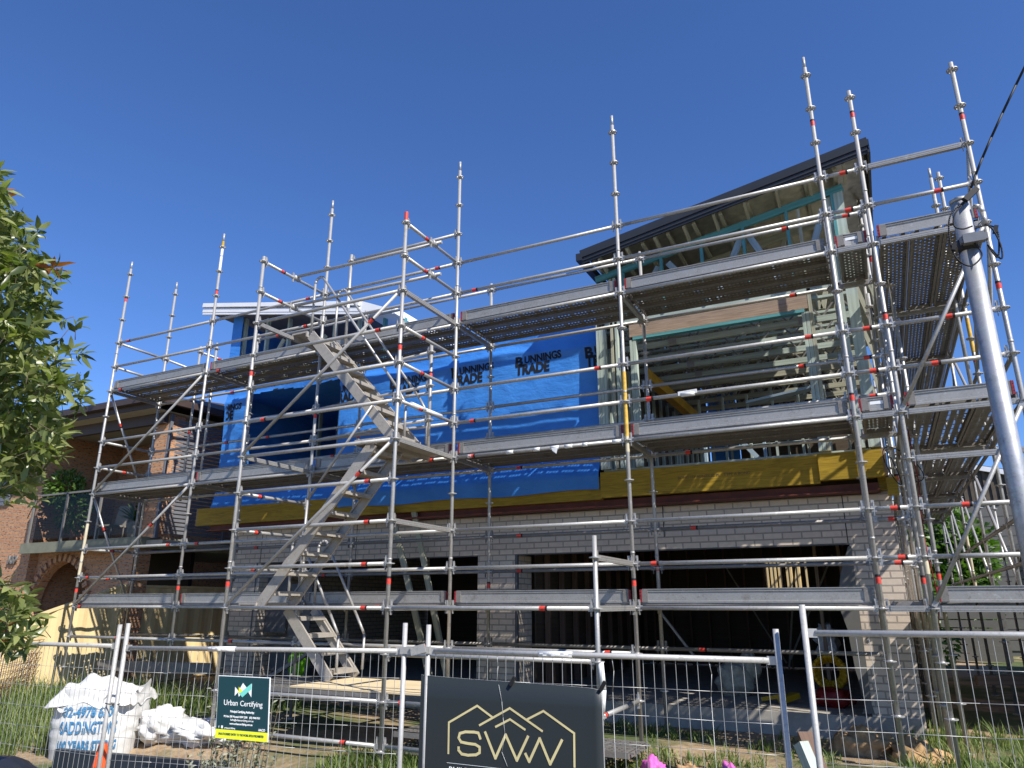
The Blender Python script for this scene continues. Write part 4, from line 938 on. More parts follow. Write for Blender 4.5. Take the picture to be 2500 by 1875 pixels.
def bush(name, c, r, label, n_=2600, ln=.16, wd=.05, mat='leaf_far'):
    t = thing(name, (c[0], c[1], -1.5), label, 'tree'); b = MB()
    for k in range(9):
        q = (c[0] + random.uniform(-.6, .6) * r[0], c[1] + random.uniform(-.6, .6) * r[1], c[2] + random.uniform(-.6, .6) * r[2])
        foliage(b, q, (r[0] * .6, r[1] * .6, r[2] * .55), n_ // 9, ln, wd)
    b.build('crown', mat, t); b = MB(); b.tube((c[0], c[1], -1.5), (c[0], c[1], c[2]), .12, 8, .05); b.tube((c[0], c[1], c[2] - 1), (c[0] + r[0] * .5, c[1], c[2] + r[2] * .4), .05, 6, .02); b.tube((c[0], c[1], c[2] - 1), (c[0] - r[0] * .5, c[1], c[2] + r[2] * .4), .05, 6, .02); b.build('trunk', 'bark', t)
bush('garden_tree', (10.5, 17.3, .9), (1.5, 1.0, 1.9), 'dense bright green tree at the far end of the side passage', 5200, .22, .07)
bush('garden_tree', (9.3, 13.8, -.3), (.8, .8, 1.1), 'smaller shaded green tree close behind the right corner of the unfinished house', 1800, .16, .05)
# cream fence glimpsed through the garage
b = one('panel_fence', 'cream_metal', 'sunlit cream fence seen through the opening at the back of the dark garage', 'fence')
b.box(4.0, 9.5, 13.0, 13.03, -1.5, 1.6)
for i in range(28): b.box(4.0 + i * .2, 4.05 + i * .2, 12.98, 13.0, -1.5, 1.6)
b.done()
# ================================================================ POWER POLE
pp = thing('power_pole', (9.66, -2.1, -1.6), 'thick galvanised service pole with black cables in front of the side scaffold', 'pole')
PX, PY = 9.66, -2.1
b = MB(); b.tube((PX, PY, -1.65), (PX, PY, 3.24), .070, 32); b.build('shaft', 'pole', pp)
b = MB(); b.tube((PX, PY, 3.24), (PX, PY, 3.27), .074, 32); b.build('cap', 'galv', pp)
b = MB(); b.tube((PX, PY, 2.79), (PX, PY, 2.90), .077, 24)
b.build('band', 'black', pp)
b = MB()
k = len(b.v); N_ = 12; pts = []
for i in range(N_ + 1):
    a = math.pi * i / N_; pts.append((math.cos(a) * .115, -math.sin(a) * .075))
CY = PY - .075
b.bar((PX - .045, CY - .03, 2.86), (PX + .105, CY - .03, 2.86), .06, .08); b.bar((PX - .065, CY - .022, 2.86), (PX + .125, CY - .022, 2.86), .045, .055)
b.build('junction_box', 'louvre', pp)
b = MB(); b.path([(PX + .085, PY - .04, 3.17), (PX + .12, PY - .05, 3.15), (PX + .135, PY - .055, 3.09), (PX + .135, PY - .055, 2.98)], .022, 8); b.build('conduit_elbow', 'galv', pp)
def curve(pts, n_=14):
    out = []
    P = [Vector(pts[0])] + [Vector(p) for p in pts] + [Vector(pts[-1])]
    for i in range(1, len(P) - 2):
        for t in range(n_):
            t = t / n_; a, b_, c_, d = P[i - 1], P[i], P[i + 1], P[i + 2]
            out.append(.5 * ((2 * b_) + (c_ - a) * t + (2 * a - 5 * b_ + 4 * c_ - d) * t * t + (3 * b_ - a - 3 * c_ + d) * t ** 3))
    out.append(Vector(pts[-1])); return out
for pts in ([(PX + .06, PY - .10, 3.22), (PX - .10, PY - .14, 3.08), (PX - .135, PY - .12, 2.85), (PX - .11, PY - .12, 2.70), (PX - .03, PY - .12, 2.62), (PX + .06, PY - .11, 2.70), (PX + .03, PY - .10, 2.82)],
            [(PX + .06, PY - .10, 3.22), (PX - .06, PY - .13, 3.10), (PX - .085, PY - .11, 3.0), (PX - .03, PY - .1, 2.96), (PX + .04, PY - .10, 2.97)],
            [(PX + .05, PY - .08, 2.95), (PX + .15, PY - .1, 2.94), (PX + .20, PY - .08, 2.78), (PX + .19, PY - .06, 2.66), (PX + .13, PY - .06, 2.78)],
            [(PX + .13, PY - .06, 2.98), (PX + .20, PY - .08, 2.9), (PX + .17, PY - .06, 2.68), (PX + .12, PY - .06, 2.80)]):
    b = MB(); b.path(curve(pts), .0065, 6); b.build('cable', 'black', pp)
for q in ((PX - .125, PY - .12, 2.78), (PX + .18, PY - .08, 2.88)):
    b = MB(); b.bar(q, (q[0] + .02, q[1], q[2] + .06), .035, .03); b.build('cable_clamp', 'black', pp)
b = one('service_cable', 'black', 'twisted black service cable rising to the upper right from the pole top', 'cable')
A_ = Vector((PX + .05, PY - .10, 3.22)); B_ = Vector((9.78, -4.9, 3.05)); cA = []
E_ = Vector((11.2, -2.9, 5.6)); n_ = 12
C0 = Vector((9.83, -2.3, 3.6))
for s_ in (0,):
    pts = []
    for i in range(n_ + 1):
        t = i / n_; P = A_.lerp(C0, min(1, t * 3)) if t < .3333 else C0.lerp(E_, (t - .3333) * 1.5)
        P = (1 - t) ** 2 * A_ + 2 * t * (1 - t) * C0 + t * t * E_
        pts.append(P + Vector((math.cos(t * 13 + s_ * 3.14), 0, math.sin(t * 13 + s_ * 3.14))) * .0)
    b.path(pts, .0095, 10)
b.bar(A_ + Vector((-.03, -.02, -.02)), A_ + Vector((.07, .0, .07)), .045, .045)
b.done()

# ================================================================ TEMPORARY FENCE
def fpanel(A, B, ztop_a, rail_dz, zbot, label, brace_tape=None, extend_b=True, xfirst=None, bend=()):
    """post tops at A and B (x,y,z)"""
    A = Vector(A); B = Vector(B); t = thing('temporary_fence', (A.x, A.y, zbot), label, 'fence', 'temporary mesh fence panels along the footpath')
    for P in ((A, B) if extend_b else (A,)):
        b = MB(); b.tube((P.x, P.y, zbot), P, .0165, 14); b.build('post', 'fence_steel', t)
    d = (B - A); d.z = 0; L = d.length; d.normalize(); rz0, rz1 = A.z - rail_dz, B.z - rail_dz
    b = MB(); b.tube(A + Vector((0, 0, -rail_dz)) + d * .05, B + Vector((0, 0, -rail_dz)) - d * .05, .0165, 14)
    for P, s_ in ((A, 1), (B, -1)): b.bar(P + Vector((0, 0, -rail_dz)) + d * .012 * s_, P + Vector((0, 0, -rail_dz)) + d * .06 * s_, .016, .045)
    b.build('top_rail', 'fence_steel', t); b = MB()
    b.tube((A + d * .01 + Vector((0, 0, zbot - A.z + .12))), (B - d * .01 + Vector((0, 0, zbot - B.z + .12))), .0165, 10); b.build('bottom_rail', 'fence_steel', t)
    b = MB(); n_ = int(L / .0625); rr = .0016
    for i in range(1, n_):
        f_ = i / n_; P = A.lerp(B, f_); z1 = rz0 + (rz1 - rz0) * f_
        if i in bend: b.path([(P.x, P.y, z1), (P.x + .015, P.y - .01, z1 - .08), (P.x, P.y, z1 - .2), (P.x, P.y, zbot + .12)], rr, 5)
        else: b.tube((P.x + random.uniform(-.003, .003), P.y, z1), (P.x, P.y, zbot + .12), rr, 5, None, False)
    z = rail_dz + .17
    while A.z - z > zbot + .15:
        pts = [A.lerp(B, k / 6) + Vector((0, 0, -z + random.uniform(-.003, .003))) for k in range(7)]; b.path(pts, rr, 5); z += .152
    b.build('wire_mesh', 'wire', t)
    if brace_tape:
        b = MB(); P = A.lerp(B, brace_tape); Q = A.lerp(B, brace_tape + .10); b.tube(P + Vector((0, 0, -rail_dz)), Q + Vector((0, 0, -rail_dz)), .0185, 12)
        for k in range(8): q = P.lerp(Q, k / 8) + Vector((random.uniform(0, .02), -.017, -rail_dz + random.uniform(-.01, .012))); b.bar(q, q + d * .022, .004, .008)
        b.build('tape_wrap', 'sleeve_white', t)
    return t
P1, P2, P3, P4, P5, P6 = (3.27, -4.56, -.11), (3.38, -4.57, -.10), (5.73, -4.22, -.08), (5.90, -4.19, -.09), (8.11, -4.08, -.09), (8.27, -4.17, .04)
fpanel((.95, -4.50, -.13), P1, 0, .16, -1.72, 'temporary mesh fence panel cut by the left edge, before the white bulk bag')
fpanel(P2, P3, 0, .18, -1.72, 'temporary mesh fence panel carrying the small green certifier sign', .33, True, None, (11, 27))
fpanel(P4, P5, 0, .165, -1.72, 'temporary mesh fence panel carrying the large dark builder sign', .36, True, None, (8, 20, 29))
fpanel(P6, (10.55, -3.75, .04), 0, .145, -1.72, 'taller temporary mesh fence panel at the right, joined to no sign', .8)
b = one('zip_tie', 'black', 'black cable tie joining the two posts left of the green sign', 'cable tie')
for k in range(14):
    a = 2 * math.pi * k / 14; a2 = 2 * math.pi * (k + 1) / 14; f_ = lambda q: (3.325 + .075 * math.cos(q), -4.565 + .024 * math.sin(q), -.68)
    b.tube(f_(a), f_(a2), .004, 5)
b.done()
cl = one('fence_coupler', 'galv', 'steel clamp joining the two fence posts left of the dark sign', 'clamp')
cl.bar((5.71, -4.23, -.255), (5.92, -4.195, -.25), .035, .045); cl.bar((5.80, -4.245, -.26), (5.90, -4.225, -.235), .012, .055); cl.tube((5.80, -4.25, -.245), (5.81, -4.18, -.255), .008, 8); cl.done()
# ---- signs
sg = thing('safety_sign', (4.55, -4.47, -.85), 'small dark green certifier sign with yellow strip tied to the mesh fence', 'sign')
TL, TRr, BR, BL = Vector((4.30, -4.465, -.448)), Vector((4.735, -4.400, -.452)), Vector((4.775, -4.41, -.860)), Vector((4.345, -4.475, -.853))
sx = (TRr - TL).normalized(); szz = (TL - BL).normalized(); sn = sx.cross(szz).normalized()
if sn.y > 0: sn = -sn
def SP(u_, v_, off=.0): return TL.lerp(TRr, u_).lerp(BL.lerp(BR, u_), v_) + sn * off
b = MB()
q0 = [SP(0, 1, .006), SP(1, 1, .006), SP(1, 0, .006), SP(0, 0, .006)]; q1 = [SP(0, 1, .001), SP(1, 1, .001), SP(1, 0, .001), SP(0, 0, .001)]
b.quad(q0); b.quad(q1[::-1])
for i in range(4): b.quad([q0[i], q1[i], q1[(i + 1) % 4], q0[(i + 1) % 4]])
b.build('panel', 'sign_white', sg)
b = MB(); b.quad([SP(.01, .99, .008), SP(.99, .985, .008), SP(.985, .012, .008), SP(.012, .012, .008)]); b.build('face', 'sign_green', sg)
b = MB(); b.quad([SP(0, 1.0, .0095), SP(.995, 1.0, .0095), SP(.993, .86, .0095), SP(0.003, .86, .0095)]); b.build('yellow_strip', 'sign_yellow', sg)
def emb(poly, mt, off, nm='emblem'):
    b = MB(); b.quad([SP(u_, v_, off) for u_, v_ in poly]); b.build(nm, mt, sg)
emb([(.34, .32), (.34, .175), (.41, .235), (.49, .105), (.57, .185), (.42, .33), (.40, .26)], 'sign_white', .0095)
emb([(.66, .11), (.66, .33), (.61, .265), (.57, .20)], 'sign_white', .0092)
emb([(.43, .28), (.655, .105), (.655, .20), (.49, .335)], 'sign_mint', .0105)
emb([(.415, .17), (.49, .24), (.43, .275), (.415, .26)], 'sign_yellow', .011)
def st(txt, u_, v_, size, wid, mt='sign_white', bold=0):
    put_text('lettering', txt, size, mt, sg, SP(u_, v_, .010), sx, szz, extrude=.0006, width=wid, bold=bold)
st('Urban', .135, .475, .052, .115); st('Certifying', .45, .475, .050, .185)
st('Principal Certifying Authority:', .27, .585, .020, .20, bold=.0006); st('PO Box 290 Waratah NSW 2298    (02) 4960 8761', .15, .665, .018, .30, bold=.0004)
st('hello@urbancertifying.com.au', .28, .715, .018, .19); st('www.urbancertifying.com.au', .27, .775, .018, .19, bold=.0004); st('f', .06, .845, .022, .006, bold=.0008); st('urbancertifying', .17, .845, .016, .09); st('AACO', .82, .845, .022, .055, bold=.0006)
emb([(.11, .845), (.145, .845), (.145, .80), (.11, .80)], 'sign_white', .010)
st('UNAUTHORISED ENTRY TO THE WORK SITE IS PROHIBITED', .06, .945, .020, .375, 'sign_green', .0004)
bs = thing('builder_sign', (6.5, -4.2, -1.2), 'large dark grey sign with gold peaked roof emblem and letters SWN on the mesh fence', 'sign')
A0 = Vector((5.862, -4.196, -.408)); A1 = Vector((7.10, -4.134, -.435)); dz = Vector((0, 0, -1)); wdir = (A1 - A0); wdir.z = 0; LW = wdir.length; wdir.normalize(); nB = wdir.cross(Vector((0, 0, 1))).normalized()
if nB.y > 0: nB = -nB
def BP(x, z, off=0): return Vector((A0.x, A0.y, 0)) + wdir * x + Vector((0, 0, z)) + nB * off
b = MB(); nn_ = 24; HB = -1.32
topz = lambda x: -.405 - .035 * x / LW - (0.008 * max(0, (x / LW - .93) / .07) ** 2) - .002 * math.sin(x * 5)
curl = lambda x, z: .008 * max(0, (x / LW - .9) / .1) ** 2 * (1 if z > -.5 else .3) + .0015 * (1 + math.sin(x * 6))
for i in range(nn_ + 1):
    x = LW * i / nn_
    for z in (topz(x), -.55, -.8, HB): b.v.append(tuple(BP(x, z, .007 + curl(x, z))))
for i in range(nn_ + 1):
    x = LW * i / nn_
    for z in (topz(x), -.55, -.8, HB): b.v.append(tuple(BP(x, z, .003 + curl(x, z))))
K = (nn_ + 1) * 4
for i in range(nn_):
    for j in range(3):
        a = i * 4 + j; b.face([a + 1, a + 5, a + 4, a], None, True); b.face([K + a, K + a + 4, K + a + 5, K + a + 1], None, True)
    a = i * 4; b.face([a, a + 4, K + a + 4, K + a], None, False, 1)
a = nn_ * 4
for j in range(3): b.face([a + j, a + j + 1, K + a + j + 1, K + a + j], None, False, 1)
b.build('panel', ['sign_navy', 'sign_white'], bs)
def gold(pts, wd_, mt='gold', nm='emblem_line'):
    b = MB()
    for (x0, z0), (x1, z1) in zip(pts, pts[1:]):
        d = Vector((x1 - x0, 0, z1 - z0)).normalized(); q = Vector((-d.z, 0, d.x)) * wd_ / 2; e = d * wd_ * .35
        P = [(x0 - e.x + q.x, z0 - e.z + q.z), (x0 - e.x - q.x, z0 - e.z - q.z), (x1 + e.x - q.x, z1 + e.z - q.z), (x1 + e.x + q.x, z1 + e.z + q.z)]
        b.quad([BP(x, z, .0095 + curl(x, z)) for x, z in P])
    return b.build(nm, mt, bs)
def c3(cx_, cy_):   # crop [950,1375] pixels -> (x, z) on the sign
    u_ = 950 + cx_ * .30135; v_ = 1375 + cy_ * .30135
    fwd = Vector((-.42770, .85520, .29276)); rgt = Vector((.89439, .44728, 0)); upv = Vector((-.13095, .26184, -.0)) ; upv = rgt.cross(fwd)
    d = fwd + rgt * ((u_ - 1250) / 1756.2) - upv * ((v_ - 937.5) / 1756.2)
    C_ = Vector((8.689, -8.513, .042)); o_ = BP(0, 0, .009); t_ = (o_ - C_).dot(nB) / d.dot(nB); P = C_ + d * t_
    return ((P - o_).dot(wdir), P.z)
g_ = lambda *l: [c3(*p) for p in l]
GW = .0125
gold(g_((482, 1540), (486, 1290), (715, 1155), (840, 1250)), GW); gold(g_((735, 1312), (978, 1175), (1240, 1360)), GW); gold(g_((865, 1325), (980, 1265), (1100, 1348)), GW)
gold(g_((1120, 1265), (1250, 1198), (1500, 1378), (1503, 1650)), GW)
gold(g_((740, 1420), (725, 1375), (690, 1368), (620, 1366), (575, 1378), (565, 1415), (585, 1448), (640, 1460), (700, 1468), (735, 1490), (735, 1535), (705, 1552), (640, 1555), (590, 1545), (565, 1515), (565, 1492)), .016, nm='letter_s')
gold(g_((780, 1370), (862, 1580), (945, 1390), (1035, 1598), (1125, 1405)), .016, nm='letter_w'); gold(g_((1105, 1545), (1135, 1608), (1220, 1420), (1305, 1628), (1400, 1435)), .016, nm='letter_n')
gold(g_((470, 1615), (1500, 1730)), .002, 'sign_white', 'rule_line')
q_ = c3(482, 1700); put_text('lettering', 'BUILDING & CONSTRUCTION', .055, 'sign_white', bs, BP(q_[0], q_[1], .011), wdir, (0, 0, 1), extrude=.0005, width=.72)
b = MB(); b.path([BP(*c3(890, 985), .012), BP(*c3(915, 1120), .012), BP(*c3(925, 1250), .012), BP(*c3(940, 1380), .012), BP(*c3(915, 1530), .012), BP(*c3(960, 1645), .012)], .0008, 4); b.build('scratch', 'sign_white', bs)
b = MB(); P = BP(*c3(985, 990), .012); b.bar(P, P + Vector((.03, 0, .05)), .02, .02); P = BP(*c3(1715, 1030), .015); b.bar(P, P + Vector((.03, 0, .05)), .02, .02); b.build('tie', 'black', bs)

# ================================================================ SITE THINGS
def curve2(p, n_=8):
    return [(1 - t / n_) ** 2 * p[0] + 2 * (t / n_) * (1 - t / n_) * (p[1] * 2 - (p[0] + p[2]) / 2) + (t / n_) ** 2 * p[2] for t in range(n_ + 1)]
bag = thing('bulk_bag', (-.3, -2.0, -1.7), 'full white bulk bag with blue printing standing behind the mesh fence at left', 'bag')
FL = Vector((-.68, -2.49, 0)); ax = Vector((.848, .53, 0)); ay = Vector((-.53, .848, 0)); WB = .93
b = MB(); NU, NV = 56, 22
def bagpt(s_, t_):   # s around 0..4 , t height 0..1
    k = int(s_) % 4; f_ = s_ - int(s_)
    cs = [(0, 0), (1, 0), (1, 1), (0, 1), (0, 0)]; a, c2 = cs[k], cs[k + 1]; u_ = a[0] + (c2[0] - a[0]) * f_; v_ = a[1] + (c2[1] - a[1]) * f_
    u_ -= .5; v_ -= .5; r = math.hypot(u_, v_); sc_ = 1 - .20 * max(0, (r - .55) / .16) + .06 * math.sin(math.pi * t_)
    u_ *= sc_; v_ *= sc_; z = -1.78 + t_ * (.80 + .16 * noise.noise(Vector((u_ * 2.2, v_ * 2.2, 2))))
    z -= 0; w_ = .012 * math.sin(t_ * 34 + 5 * noise.noise(Vector((u_ * 3, v_ * 3, t_)))) * (1 if t_ > .35 else .3)
    P = FL + ax * (WB * (u_ * (1 + w_ * 1.2) + .5)) + ay * (WB * (v_ * (1 + w_ * 1.2) + .5)); P.z = z
    if t_ > .93: pass
    return P
for j in range(NV + 1):
    for i in range(NU): b.v.append(tuple(bagpt(i * 4 / NU, j / NV)))
for j in range(NV):
    for i in range(NU): i2 = (i + 1) % NU; b.face([j * NU + i, j * NU + i2, (j + 1) * NU + i2, (j + 1) * NU + i], None, True)
b.build('body', 'bag_white', bag)
b = MB(); NG = 26
cen = FL + ax * WB / 2 + ay * WB / 2
for j in range(NG + 1):
    for i in range(NG + 1):
        u_ = (i / NG - .5) * 1.06; v_ = (j / NG - .5) * 1.06; r = max(abs(u_), abs(v_)); P = cen + ax * u_ * WB + ay * v_ * WB
        z = -1.03 + .20 * math.exp(-((u_ + .12) ** 2 + (v_ + .05) ** 2) * 9) + .07 * noise.noise(Vector((u_ * 5, v_ * 5, 4))) + .05 * math.sin(u_ * 22 + v_ * 9) * .35
        if r > .47: z -= (r - .47) * 2.2
        P.z = z; b.v.append(tuple(P))
for j in range(NG):
    for i in range(NG): b.face([j * (NG + 1) + i, j * (NG + 1) + i + 1, (j + 1) * (NG + 1) + i + 1, (j + 1) * (NG + 1) + i], None, True)
b.build('folded_top', 'bag_white', bag)
for (u0, v0, u1, v1) in ((.12, .02, .30, .02), (.70, .02, .90, .04), (.98, .2, .98, .45)):
    e = MB(); p0 = FL + ax * WB * u0 + ay * WB * v0; p1 = FL + ax * WB * u1 + ay * WB * v1; p0.z = p1.z = -1.12; md = p0.lerp(p1, .5) - ay * .05; md.z = -1.22 if u0 < .5 else -1.0
    pp_ = curve2([p0, md, p1])
    for a, c_ in zip(pp_, pp_[1:]): e.bar(a, c_, .045, .006)
    e.build('lifting_loop', 'bag_white', bag)
for txt, z, sz, wid, off in (('02-4978 6300', -1.27, .15, .62, .22), ('SADDINGTONS', -1.46, .19, .66, .21), ('100 YEARS STRONG', -1.64, .14, .70, .19)):
    me = text_mesh(txt, sz, .001, .006); xsv = [v.co.x for v in me.vertices]; kx = wid / (max(xsv) - min(xsv))
    for v in me.vertices:
        s_ = (v.co.x * kx + off) / WB; zz = z + v.co.y; t_ = min(1, max(0, (zz + 1.78) / .80)); P = bagpt(min(.999, max(0.001, s_)), t_); P = P - ay * .012; P.z = zz; v.co = P
    me.materials.clear(); me.materials.append(M['bag_ink']); o = bpy.data.objects.new('printed_lettering', me); col.objects.link(o); o.parent = bag; o.location = -Vector(bag.location)
def blob(b, c, r, n1=18, n2=12, amp=.25, fr=2.5, seed=0):
    k = len(b.v)
    for j in range(n2 + 1):
        th = math.pi * j / n2
        for i in range(n1):
            ph = 2 * math.pi * i / n1; d = Vector((math.sin(th) * math.cos(ph), math.sin(th) * math.sin(ph), math.cos(th)))
            s_ = 1 + amp * noise.noise(d * fr + Vector((seed, 0, 0))) + amp * .4 * noise.noise(d * fr * 3 + Vector((seed, 5, 0)))
            b.v.append((c[0] + d.x * r[0] * s_, c[1] + d.y * r[1] * s_, c[2] + d.z * r[2] * s_))
    for j in range(n2):
        for i in range(n1): i2 = (i + 1) % n1; b.face([k + j * n1 + i, k + (j + 1) * n1 + i, k + (j + 1) * n1 + i2, k + j * n1 + i2], None, True)
b = one('crumpled_bag', 'bag_white', 'crumpled empty white bag lying on the ground right of the full bulk bag', 'bag')
blob(b, (.10, -1.45, -1.45), (.28, .28, .22), 34, 22, .45, 2.2, 3); blob(b, (.65, -1.25, -1.52), (.62, .32, .15), 44, 22, .45, 2.8, 7); blob(b, (1.0, -1.2, -1.5), (.35, .25, .11), 34, 18, .45, 2.6, 9); b.done()
b = one('orange_cone', 'cone_orange', 'orange traffic cone top between the black sheet and the fence post', 'cone')
CXc, CYc = 2.72, -4.15
b.lathe((CXc, CYc, -1.74), [(.03, .68), (.034, .67), (.13, .04), (.13, .03), (.19, .03), (.19, 0), (.0, 0)], 24); b.v.append((CXc, CYc, -1.06)); b.done()
b = one('black_sheet', 'rubber_black', 'black plastic covered lump at the lower left corner before the bulk bag', 'sheet')
blob(b, (2.95, -5.05, -1.50), (.70, .30, .52), 44, 28, .10, 1.5, 2); b.done()
b = one('garden_edging', 'edging', 'charcoal sleeper retaining edge running along the bed behind the fence', 'edging')
b.bar((-.10, -2.66, -1.68), (2.1, -2.22, -1.72), .08, .26); b.bar((1.1, -2.55, -1.76), (3.0, -2.45, -1.78), .08, .22); b.done()
# silvery shrub
sh = thing('silver_shrub', (3.2, -3.4, -1.7), 'straggly silver leaved shrub behind the mesh fence left of the green sign', 'shrub')
b = MB(); b2 = MB()
for k in range(70):
    a = random.random() * 6.28; base = Vector((3.35 + random.uniform(-.3, .35), -3.45 + random.uniform(-.15, .15), -1.72)); tip = base + Vector((random.uniform(-.25, .3), random.uniform(-.2, .2), random.uniform(.25, 1.0) * (1.05 if base.x > 3.3 else .6)))
    b2.tube(base, tip, .005, 5, .002)
    for q in range(26):
        t = .15 + .85 * random.random(); P = base.lerp(tip, t); leaf(b, P, Vector((random.uniform(-1, 1), random.uniform(-1, 1), random.uniform(0, 1.2))).normalized(), .045, .009)
b.build('foliage', 'leaf_silver', sh); b2.build('stem', 'bark', sh)
# rusty reinforcing mesh leaning at the left
rm = one('reinforcing_mesh', 'rust', 'stack of rusty steel reinforcing mesh sheets standing against the cream fence', 'steel mesh')
for s_ in range(3):
    dx = s_ * .06
    for i in range(22):
        y = -3.0 + i * .15; rm.tube((-2.6 + dx - i * .13, y, -1.55), (-2.6 + dx - i * .13, y + .02, -.62 + s_ * .03 - .01 * i), .004, 4, None, False)
    for j in range(9):
        z = -1.5 + j * .11 + s_ * .03; rm.path([(-2.6 + dx - q * 2.86 / 6, -3.0 + q * 3.3 / 6, z + random.uniform(-.012, .012)) for q in range(7)], .004, 4)
rm.done()
# leftover planks leaning left under scaffold
b = one('leaning_plank', 'galv_dark', 'perforated steel plank leaning under the scaffold above the crumpled bag', 'plank')
b.bar((-.55, .35, -1.35), (.55, .9, -.62), .24, .05); b.bar((-.60, .33, -1.36), (-.52, .37, -1.31), .25, .06); b.done()
b = one('leaning_plank', 'galv_dark', 'horizontal steel plank lying along the cream fence', 'plank'); b.bar((-4.1, .5, -1.0), (-1.5, .7, -.98), .05, .17); b.done()
for i, (c_, r_, lab) in enumerate((((6.45, -1.0, -1.52), (.12, .10, .13), 'pink plastic sheet bunched against the foot of a scaffold post'), ((7.13, -.8, -1.50), (.07, .06, .10), 'small pink plastic scrap right of the brown dirt clod'))):
    b = one('pink_sheet', 'pink', lab, 'plastic sheet', 'pink plastic scraps'); blob(b, c_, r_, 30, 22, .55, 1.7, i * 4 + 1); b.done()
b = one('dirt_clod', 'rock', 'brown dirt clod between the two pink scraps', 'rock'); blob(b, (6.78, -.9, -1.53), (.15, .10, .09), 24, 16, .7, 2.5, 11); b.done()
b = one('sandstone_rubble', 'rock', 'pale rubble heap at the foot of the right brick pier', 'rock'); blob(b, (8.25, .95, -1.5), (.32, .25, .22), 24, 16, .5, 2.6, 5); blob(b, (8.75, .7, -1.5), (.25, .25, .18), 20, 14, .6, 2.6, 9); b.done()
b = one('timber_offcut', 'pine_green', 'pale green square timber post leaning left of the tall fence post', 'timber'); b.bar((8.36, -3.0, -1.75), (8.02, -2.69, -.88), .075, .075); b.done()
b = one('timber_offcut', 'old_dim_wood', 'weathered brown board leaning behind the pale green timber', 'timber'); b.bar((8.28, -2.3, -1.72), (7.93, -1.55, -.98), .12, .03); b.done()
# garage contents
b = one('lime_bucket', 'lime', 'lime green bucket inside the left opening behind the green sign', 'bucket'); b.lathe((-.75, 1.95, -1.2), [(.01, 0), (.14, .0), (.19, .30), (.17, .38), (.1, .45), (.01, .47)], 20); b.done()
b = one('hose_coil', 'yellow', 'coiled yellow hose on the slab beside the right brick pier', 'hose')
for k in range(4):
    rr = .20 - .02 * k
    b.path([(7.88 + rr * math.cos(2 * math.pi * i / 20), 2.5 + k * .04, -.82 + rr * math.sin(2 * math.pi * i / 20)) for i in range(21)], .028, 8)
b.done()
b = one('tool_bag', 'red', 'dark red tool bag below the coiled yellow hose', 'bag'); blob(b, (7.90, 2.35, -1.12), (.24, .14, .12), 24, 16, .35, 2, 2); b.done()
b = one('cement_sack', 'sack', 'pale round sack standing on the slab inside the garage', 'sack'); blob(b, (6.55, 3.1, -1.0), (.26, .24, .26), 26, 18, .3, 2, 6); blob(b, (6.75, 3.15, -.85), (.16, .16, .22), 20, 14, .3, 2, 8); b.done()
b = one('offcut_heap', 'yellow', 'small heap of yellow offcuts on the slab right of the pale sack', 'timber'); b.bar((7.0, 2.5, -1.19), (7.3, 2.4, -1.12), .1, .05); b.bar((7.25, 2.35, -1.18), (7.42, 2.6, -1.13), .12, .07); b.done()
b = one('long_timber', 'old_dim_wood', 'long brown timber lying low in the side passage behind the right fence panel', 'timber'); b.bar((9.6, 3.4, -.92), (11.2, 4.2, -.92), .06, .12); b.done()
b = one('white_bundle', 'white_plastic', 'white plastic bundle hanging in the sunlit back of the garage', 'plastic sheet'); blob(b, (7.75, 4.2, -.55), (.16, .14, .25), 22, 16, .8, 2.4, 4); b.done()
b = one('timber_prop', 'pine', 'left of two pale timber props leaning between the scaffold and the dark garage', 'timber', 'timber props behind the stair tower'); b.bar((1.5, 1.35, 1.6), (2.45, 1.35, -1.25), .09, .045, (0, 1, 0)); b.done()
b = one('timber_prop', 'pine', 'right of two pale timber props leaning between the scaffold and the dark garage', 'timber', 'timber props behind the stair tower'); b.bar((1.8, 1.5, 1.75), (2.65, 1.5, -1.25), .09, .045, (0, 1, 0)); b.done()

# ================================================================ GRASS
b = MB()
def blade(x, y, h, lean):
    z = gz(x, y) - .02; a = random.random() * 6.28; dx, dy = math.cos(a) * lean, math.sin(a) * lean; wv = random.uniform(.0035, .0085); px, py = -math.sin(a) * wv, math.cos(a) * wv
    k = len(b.v); b.v.extend([(x - px, y - py, z), (x + px, y + py, z), (x + dx * .4 + px * .8, y + dy * .4 + py * .8, z + h * .6), (x + dx * .4 - px * .8, y + dy * .4 - py * .8, z + h * .6), (x + dx, y + dy, z + h * .95)])
    b.face([k, k + 1, k + 2, k + 3], [(0, 0)] * 4); b.face([k + 3, k + 2, k + 4], [(0, 0)] * 3)
def patch(n_, x0, x1, y0, y1, h0, h1, thr=-1):
    c_ = 0
    while c_ < n_:
        x = random.uniform(x0, x1); y = random.uniform(y0, y1)
        if noise.noise(Vector((x * 1.4, y * 1.4, 0))) + .3 * noise.noise(Vector((x * 5, y * 5, 1))) < thr and random.random() < .93: c_ += .25; continue
        hh_ = random.uniform(h0, h1)
        for _ in range(5): h = hh_ * random.uniform(.6, 1.15); blade(x + random.gauss(0, .025), y + random.gauss(0, .025), h, h * random.uniform(.2, 1.0))
        c_ += 5
patch(9000, -5.0, -.9, -3.2, .2, .12, .50, -.6)
patch(2500, -3.0, .5, -.8, 1.2, .10, .30, 0)
patch(9000, 2.9, 6.0, -3.2, -1.2, .08, .24, -.2)
patch(4000, 3.2, 8.0, -1.3, 1.5, .05, .16, .05)
patch(5500, 6.0, 8.4, -3.2, -.6, .05, .16, .0)
patch(7500, 8.6, 12.5, -2.4, 2.5, .08, .30, -.15)
b.build('grass', 'grass', None, 'stuff', 'tufts of long green grass growing through the bare dirt of the site', 'grass')

